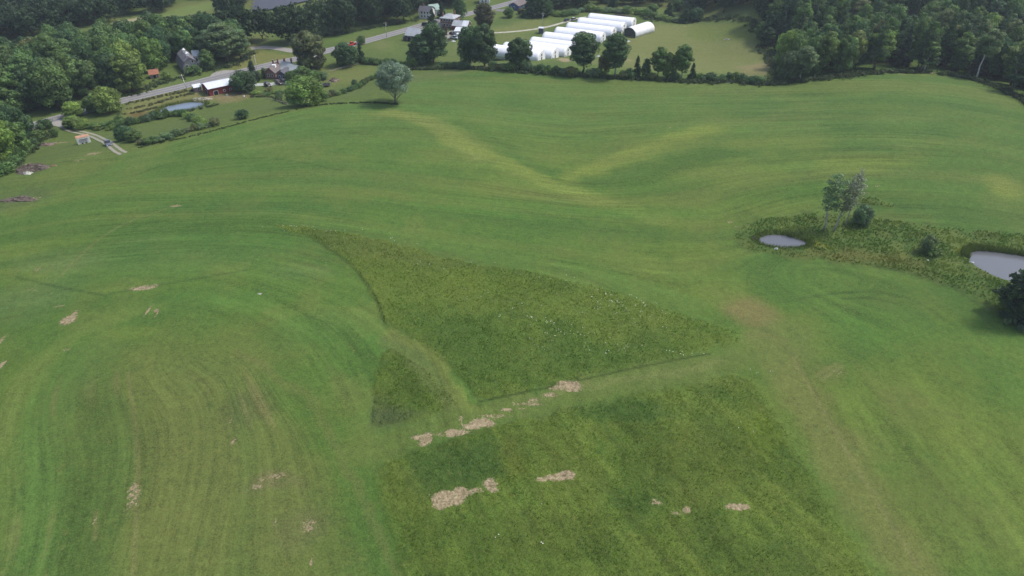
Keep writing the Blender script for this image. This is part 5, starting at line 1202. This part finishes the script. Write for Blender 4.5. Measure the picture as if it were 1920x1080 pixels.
car((502.5, 162), (510, 165), (.012, .015, .02), 'car', 'black car on the pale driveway below the farmhouse', suv=True)
car((523.5, 158), (530, 160), (.07, .04, .038), 'car', 'maroon van parked at the end of the farmhouse driveway', suv=True)
car((531, 153.5), (536, 155), (.03, .04, .08), 'car', 'dark blue car tight against the farmhouse porch')
car((848.5, 65), (852, 66), (.02, .02, .024), 'car', 'dark car in the farmyard behind the red annex')
car((852, 73), (858, 74), (.5, .52, .53), 'pickup_truck', 'white pickup in the farmyard left of the camper', True)
car((1062.5, 39.5), (1067, 38), (.03, .04, .06), 'car', 'dark car parked behind the hoop houses')
car((1076, 38.5), (1080, 37), (.33, .36, .35), 'car', 'pale grey car parked behind the hoop houses', suv=True)
# camper
p = PG(864, 72); r = empty('camper_trailer', p, R(-8)); tag(r, 'white camper trailer between the white-roofed shed and trees', 'camper')
b = MB(); b.prism([(-2.6, .5), (2.4, .5), (2.6, 1.2), (2.3, 2.6), (1.8, 2.85), (-2.2, 2.85), (-2.6, 2.5)], -1.15, 1.15); b.build('body', M['trim'], r, bevel=.12)
MB().box(-1.6, -.5, -1.2, -1.13, 1.4, 2.1).build('window', M['glass'], r); MB().box(.5, 1.2, -1.2, -1.13, .6, 2.4).build('door', M['rwhite'], r)
for x_ in (-.5, .4): MB().tube([(x_, -1.16, .4), (x_, -.9, .4)], .36, 12).build('wheel', M['rubber'], r)
# lumpy heaps
def heap(name, label, cat, u, v, rx, ry, h, mat, seed, n=None):
    p = PG(u, v); r_ = np.random.default_rng(seed); mb = MB(); K, J = 18, 7
    mb.v.append((0, 0, h))
    for j in range(1, J+1):
        for k in range(K):
            a = 2*math.pi*k/K; t = j/J; q = 1+.22*math.sin(3*a+seed)+.12*r_.normal()
            mb.v.append((rx*t*q*math.cos(a), ry*t*q*math.sin(a), h*(1-t**1.6)*(1+.25*r_.normal()*(t < 1))-.25*(j == J)))
    for k in range(K): mb.f.append((0, 1+k, 1+(k+1) % K))
    for j in range(J-1):
        for k in range(K): a = 1+j*K+k; b_ = 1+j*K+(k+1) % K; mb.f.append((a, a+K, b_+K, b_))
    o = mb.build(name, mat); o.location = p; tag(o, label, cat); return o
SOILM = plain('dug_earth', (.15, .115, .095), .95, var=.5, scale=1.2); DARKH = plain('rotted_brush', (.10, .08, .065), .95, var=.6, scale=1.6); ROCKM = plain('pale_rock', (.42, .43, .36), .9, var=.3, scale=1.5); TARP = plain('white_tarp', (.6, .62, .64), .5, var=.12)
heap('brush_pile', 'large dark brush pile in the rough grass at left', 'brush pile', 60, 317, 5.4, 4.2, 1.5, DARKH, 1)
def twigs(name, label, u, v, rx, ry, n, seed):
    p = PG(u, v); r_ = random.Random(seed); mb = MB()
    for _ in range(n):
        a = r_.random()*6.28; q = math.sqrt(r_.random()); c = Vector((rx*q*math.cos(a), ry*q*math.sin(a), 1.3*(1-q*q)+.1)); d = Vector((r_.uniform(-1, 1), r_.uniform(-1, 1), r_.uniform(-.2, .5)))*.9
        mb.tube([c-d, c+d], [.07, .03], 4)
    o = mb.build(name, BARK); o.location = p; tag(o, label, 'branches', kind='stuff')
twigs('dead_branches', 'tangle of dead branches lying over the brush pile', 60, 317, 5, 4, 130, 2)
heap('dirt_ridge', 'low dark ridge of earth at the left field edge', 'dirt mound', 38, 374, 5.5, 2.2, .7, DARKH, 3)
heap('dirt_ridge', 'long low ridge of dug earth above the brush pile', 'dirt mound', 85, 272, 6, 2, .6, SOILM, 4)
heap('boulder', 'pale flat boulder just below the brush pile', 'rock', 52, 325.5, 1.9, 1.1, .7, ROCKM, 5)
heap('dirt_mound', 'round mound of brown earth right of the trampoline', 'dirt mound', 626, 151.5, 2.6, 1.8, 1.2, SOILM, 6)
heap('rubble_heap', 'heap of pale rubble between the red barn and its pond', 'rubble', 378, 187, 4.6, 2.4, .9, plain('rubble', (.30, .28, .22), .95, var=.6, scale=2), 7)
heap('boulder', 'white boulder on the lower rim of the small pond', 'rock', 1456, 466.5, .7, .5, .5, TARP, 8); heap('boulder', 'dark boulder at the left tip of the small pond', 'rock', 1414, 447, .8, .6, .6, SOILM, 9)
heap('boulder', 'white stone on the left shore of the larger pond', 'rock', 1820, 492, .9, .35, .3, TARP, 10); heap('boulder', 'small white stone in the marsh between the ponds', 'rock', 1739, 488.5, .45, .35, .35, TARP, 11)
heap('bleached_root', 'bleached white root lying on the mown foreground knoll', 'driftwood', 487, 551, .6, .3, .2, ROCKM, 12)
heap('white_tub', 'white heap of belongings left of the camper, lower one', 'junk', 834, 80, 1.4, 1.0, .7, TARP, 13); heap('tarp_heap', 'white tarp heap below the camper', 'junk', 850, 78, 1.3, .9, .7, TARP, 14); heap('dark_heap', 'dark heap of scrap between the two white heaps', 'junk', 842, 76, 1.6, 1.2, 1.0, DARKH, 15)
heap('white_tub', 'white tub on the lawn left of the bright rounded tree', 'junk', 553.5, 165, .7, .6, .8, TARP, 16); heap('boulder', 'white stone below the front wall of the red barn', 'rock', 425, 178.5, .5, .4, .5, TARP, 17); heap('boulder', 'white stone on the pasture edge right of the red barn', 'rock', 457.5, 180.5, .6, .4, .4, TARP, 18)
heap('tarp_heap', 'white heap at the near end of the open hoop house', 'junk', 1178, 78, 1.2, .8, .6, TARP, 19); heap('white_tank', 'white heap on the grass between the two tall hedge trees', 'junk', 1122, 106, 1.5, .7, .7, TARP, 20); heap('dark_heap', 'dark mulch heap behind the farthest hoop house', 'mulch', 1160, 30.5, 9, 1.6, 1.0, DARKH, 21)
heap('fallen_log', 'brown log in the grass right of the brush pile', 'log', 100, 311, 1.9, .35, .35, plain('log', (.3, .2, .13), .9), 22); heap('brush_pile', 'small grey brush pile in the far part of the hay meadow', 'brush pile', 1364, 74, 2, 1, .6, PALE_BARK, 23)
# bleached fallen branch in the hedge
p = PG(1368, 157); mb = MB()
for k in range(5): mb.tube([(k*.5-1.2, 0, .2), (k*.55-1, .1, 1.6+.3*math.sin(k)), (k*.8-1.6, .2, 2.2-.25*k)], [.06, .05, .02], 4)
o = mb.build('bare_branch', PALE_BARK); o.location = p; tag(o, 'pale bare branch arching out of the hedge below the meadow', 'branch')
# trampoline
p = PG(612, 161.5); r = empty('trampoline', p); tag(r, 'round dark trampoline with net on the farmhouse lawn', 'trampoline')
n = 20; ring_ = [(2.1*math.cos(2*math.pi*k/n), 2.1*math.sin(2*math.pi*k/n), .9) for k in range(n)]
m_ = MB(); m_.add([(0, 0, .85)]+ring_, [(0, i+1, (i+1) % n+1) for i in range(n)]); m_.build('mat', M['rubber'], r); MB().tube(ring_+[ring_[0]], .09, 6).build('frame', plain('pad_blue', (.04, .07, .12), .7), r)
for k in range(6):
    a = math.pi/3*k; MB().tube([(2.1*math.cos(a), 2.1*math.sin(a), 0), (2.15*math.cos(a), 2.15*math.sin(a), 2.6)], .04, 5).build('leg', M['steel'], r)
MB().tube([(2.15*math.cos(2*math.pi*k/n), 2.15*math.sin(2*math.pi*k/n), 2.6) for k in range(n+1)], .05, 5).build('net_rail', M['rubber'], r)
# rail fences
def fence(name, label, px, gap=3, h=1.2, rails=3):
    pl = PL(px); sg = np.hypot(*(pl[1:]-pl[:-1]).T); s = np.r_[0, np.cumsum(sg)]; q = np.linspace(0, s[-1], max(2, int(s[-1]/gap)))
    pts = [(float(np.interp(t, s, pl[:, 0])), float(np.interp(t, s, pl[:, 1]))) for t in q]; pts = [Vector((x, y, float(H(x, y)))) for x, y in pts]; o0 = pts[0].copy()
    r = empty(name, o0); tag(r, label, 'fence')
    for p in pts: MB().box(p.x-o0.x-.07, p.x-o0.x+.07, p.y-o0.y-.07, p.y-o0.y+.07, p.z-o0.z-.3, p.z-o0.z+h).build('post', M['wood'], r)
    for k in range(rails):
        z = h*(.35+.27*k); MB().tube([p-o0+Vector((0, 0, z)) for p in pts], .06, 4).build('rail', M['wood'], r)
fence('rail_fence', 'pale wooden rail fence crossing the lawn right of the farmhouse', [(618, 136), (640, 130), (672, 121)])
fence('wire_fence', 'post and rail fence along the pasture edge above the near knoll', [(498, 186), (512, 187), (526, 192), (540, 197)], 3, .9, 2)
# solar rows
SOL = plain('solar_glass', (.05, .055, .075), .5, var=.1, scale=.3, seam=(0, 1.1, .5), spec=.4)
a = P(478, 27)[:2]; b = P(600, -2)[:2]; d = (b-a); LL = np.hypot(*d); d /= LL; nrm = np.array([-d[1], d[0]])
tilt = R(22)
for k in range(7):
    st = a+nrm*k*7.5+d*(k*6); X = Matrix.Translation((st[0], st[1], float(H(st[0], st[1])))) @ Matrix.Rotation(math.atan2(d[1], d[0]), 4, 'Z'); LR = LL+30-k*6
    r = empty('solar_panel_row', X.translation); r.rotation_euler = X.to_euler(); tag(r, 'long dark blue solar panel row beyond the wood, number from the near side'.replace('number from the near side', ['nearest', 'second', 'third', 'fourth', 'fifth', 'sixth', 'farthest'][k]+' of the rows'), 'solar panels', 'solar panel rows')
    s_ = MB(); c_, s2 = math.cos(tilt), math.sin(tilt); s_.quad_slab((0, 0, 1.0), (LR, 0, 1.0), (LR, 4.2*c_, 1.0+4.2*s2), (0, 4.2*c_, 1.0+4.2*s2), .06); s_.build('panel', SOL, r)
    ps = MB()
    for x_ in np.arange(2, LR, 8): ps.box(x_-.06, x_+.06, 1.9, 2.05, -.3, 1.7)
    o_ = ps.build('posts', M['steel'], r); o_['kind'] = 'stuff'

# ------------------------------------------------------------------ haze
def haze():
    m = bpy.data.materials.new('haze'); m.use_nodes = True; t = m.node_tree; t.nodes.remove(t.nodes['Principled BSDF'])
    v = N(t, 'ShaderNodeVolumePrincipled'); v.inputs['Color'].default_value = (.72, .82, .95, 1); v.inputs['Density'].default_value = HAZE_D; v.inputs['Anisotropy'].default_value = .2
    t.links.new(v.outputs[0], t.nodes['Material Output'].inputs['Volume'])
    b = MB().box(-2600, 2600, -600, 2600, -25, 420); o = b.build('haze', m); tag(o, 'thin bluish summer haze over the valley', 'haze', kind='stuff')
HAZE_D = .00015
if HAZE_D: haze()
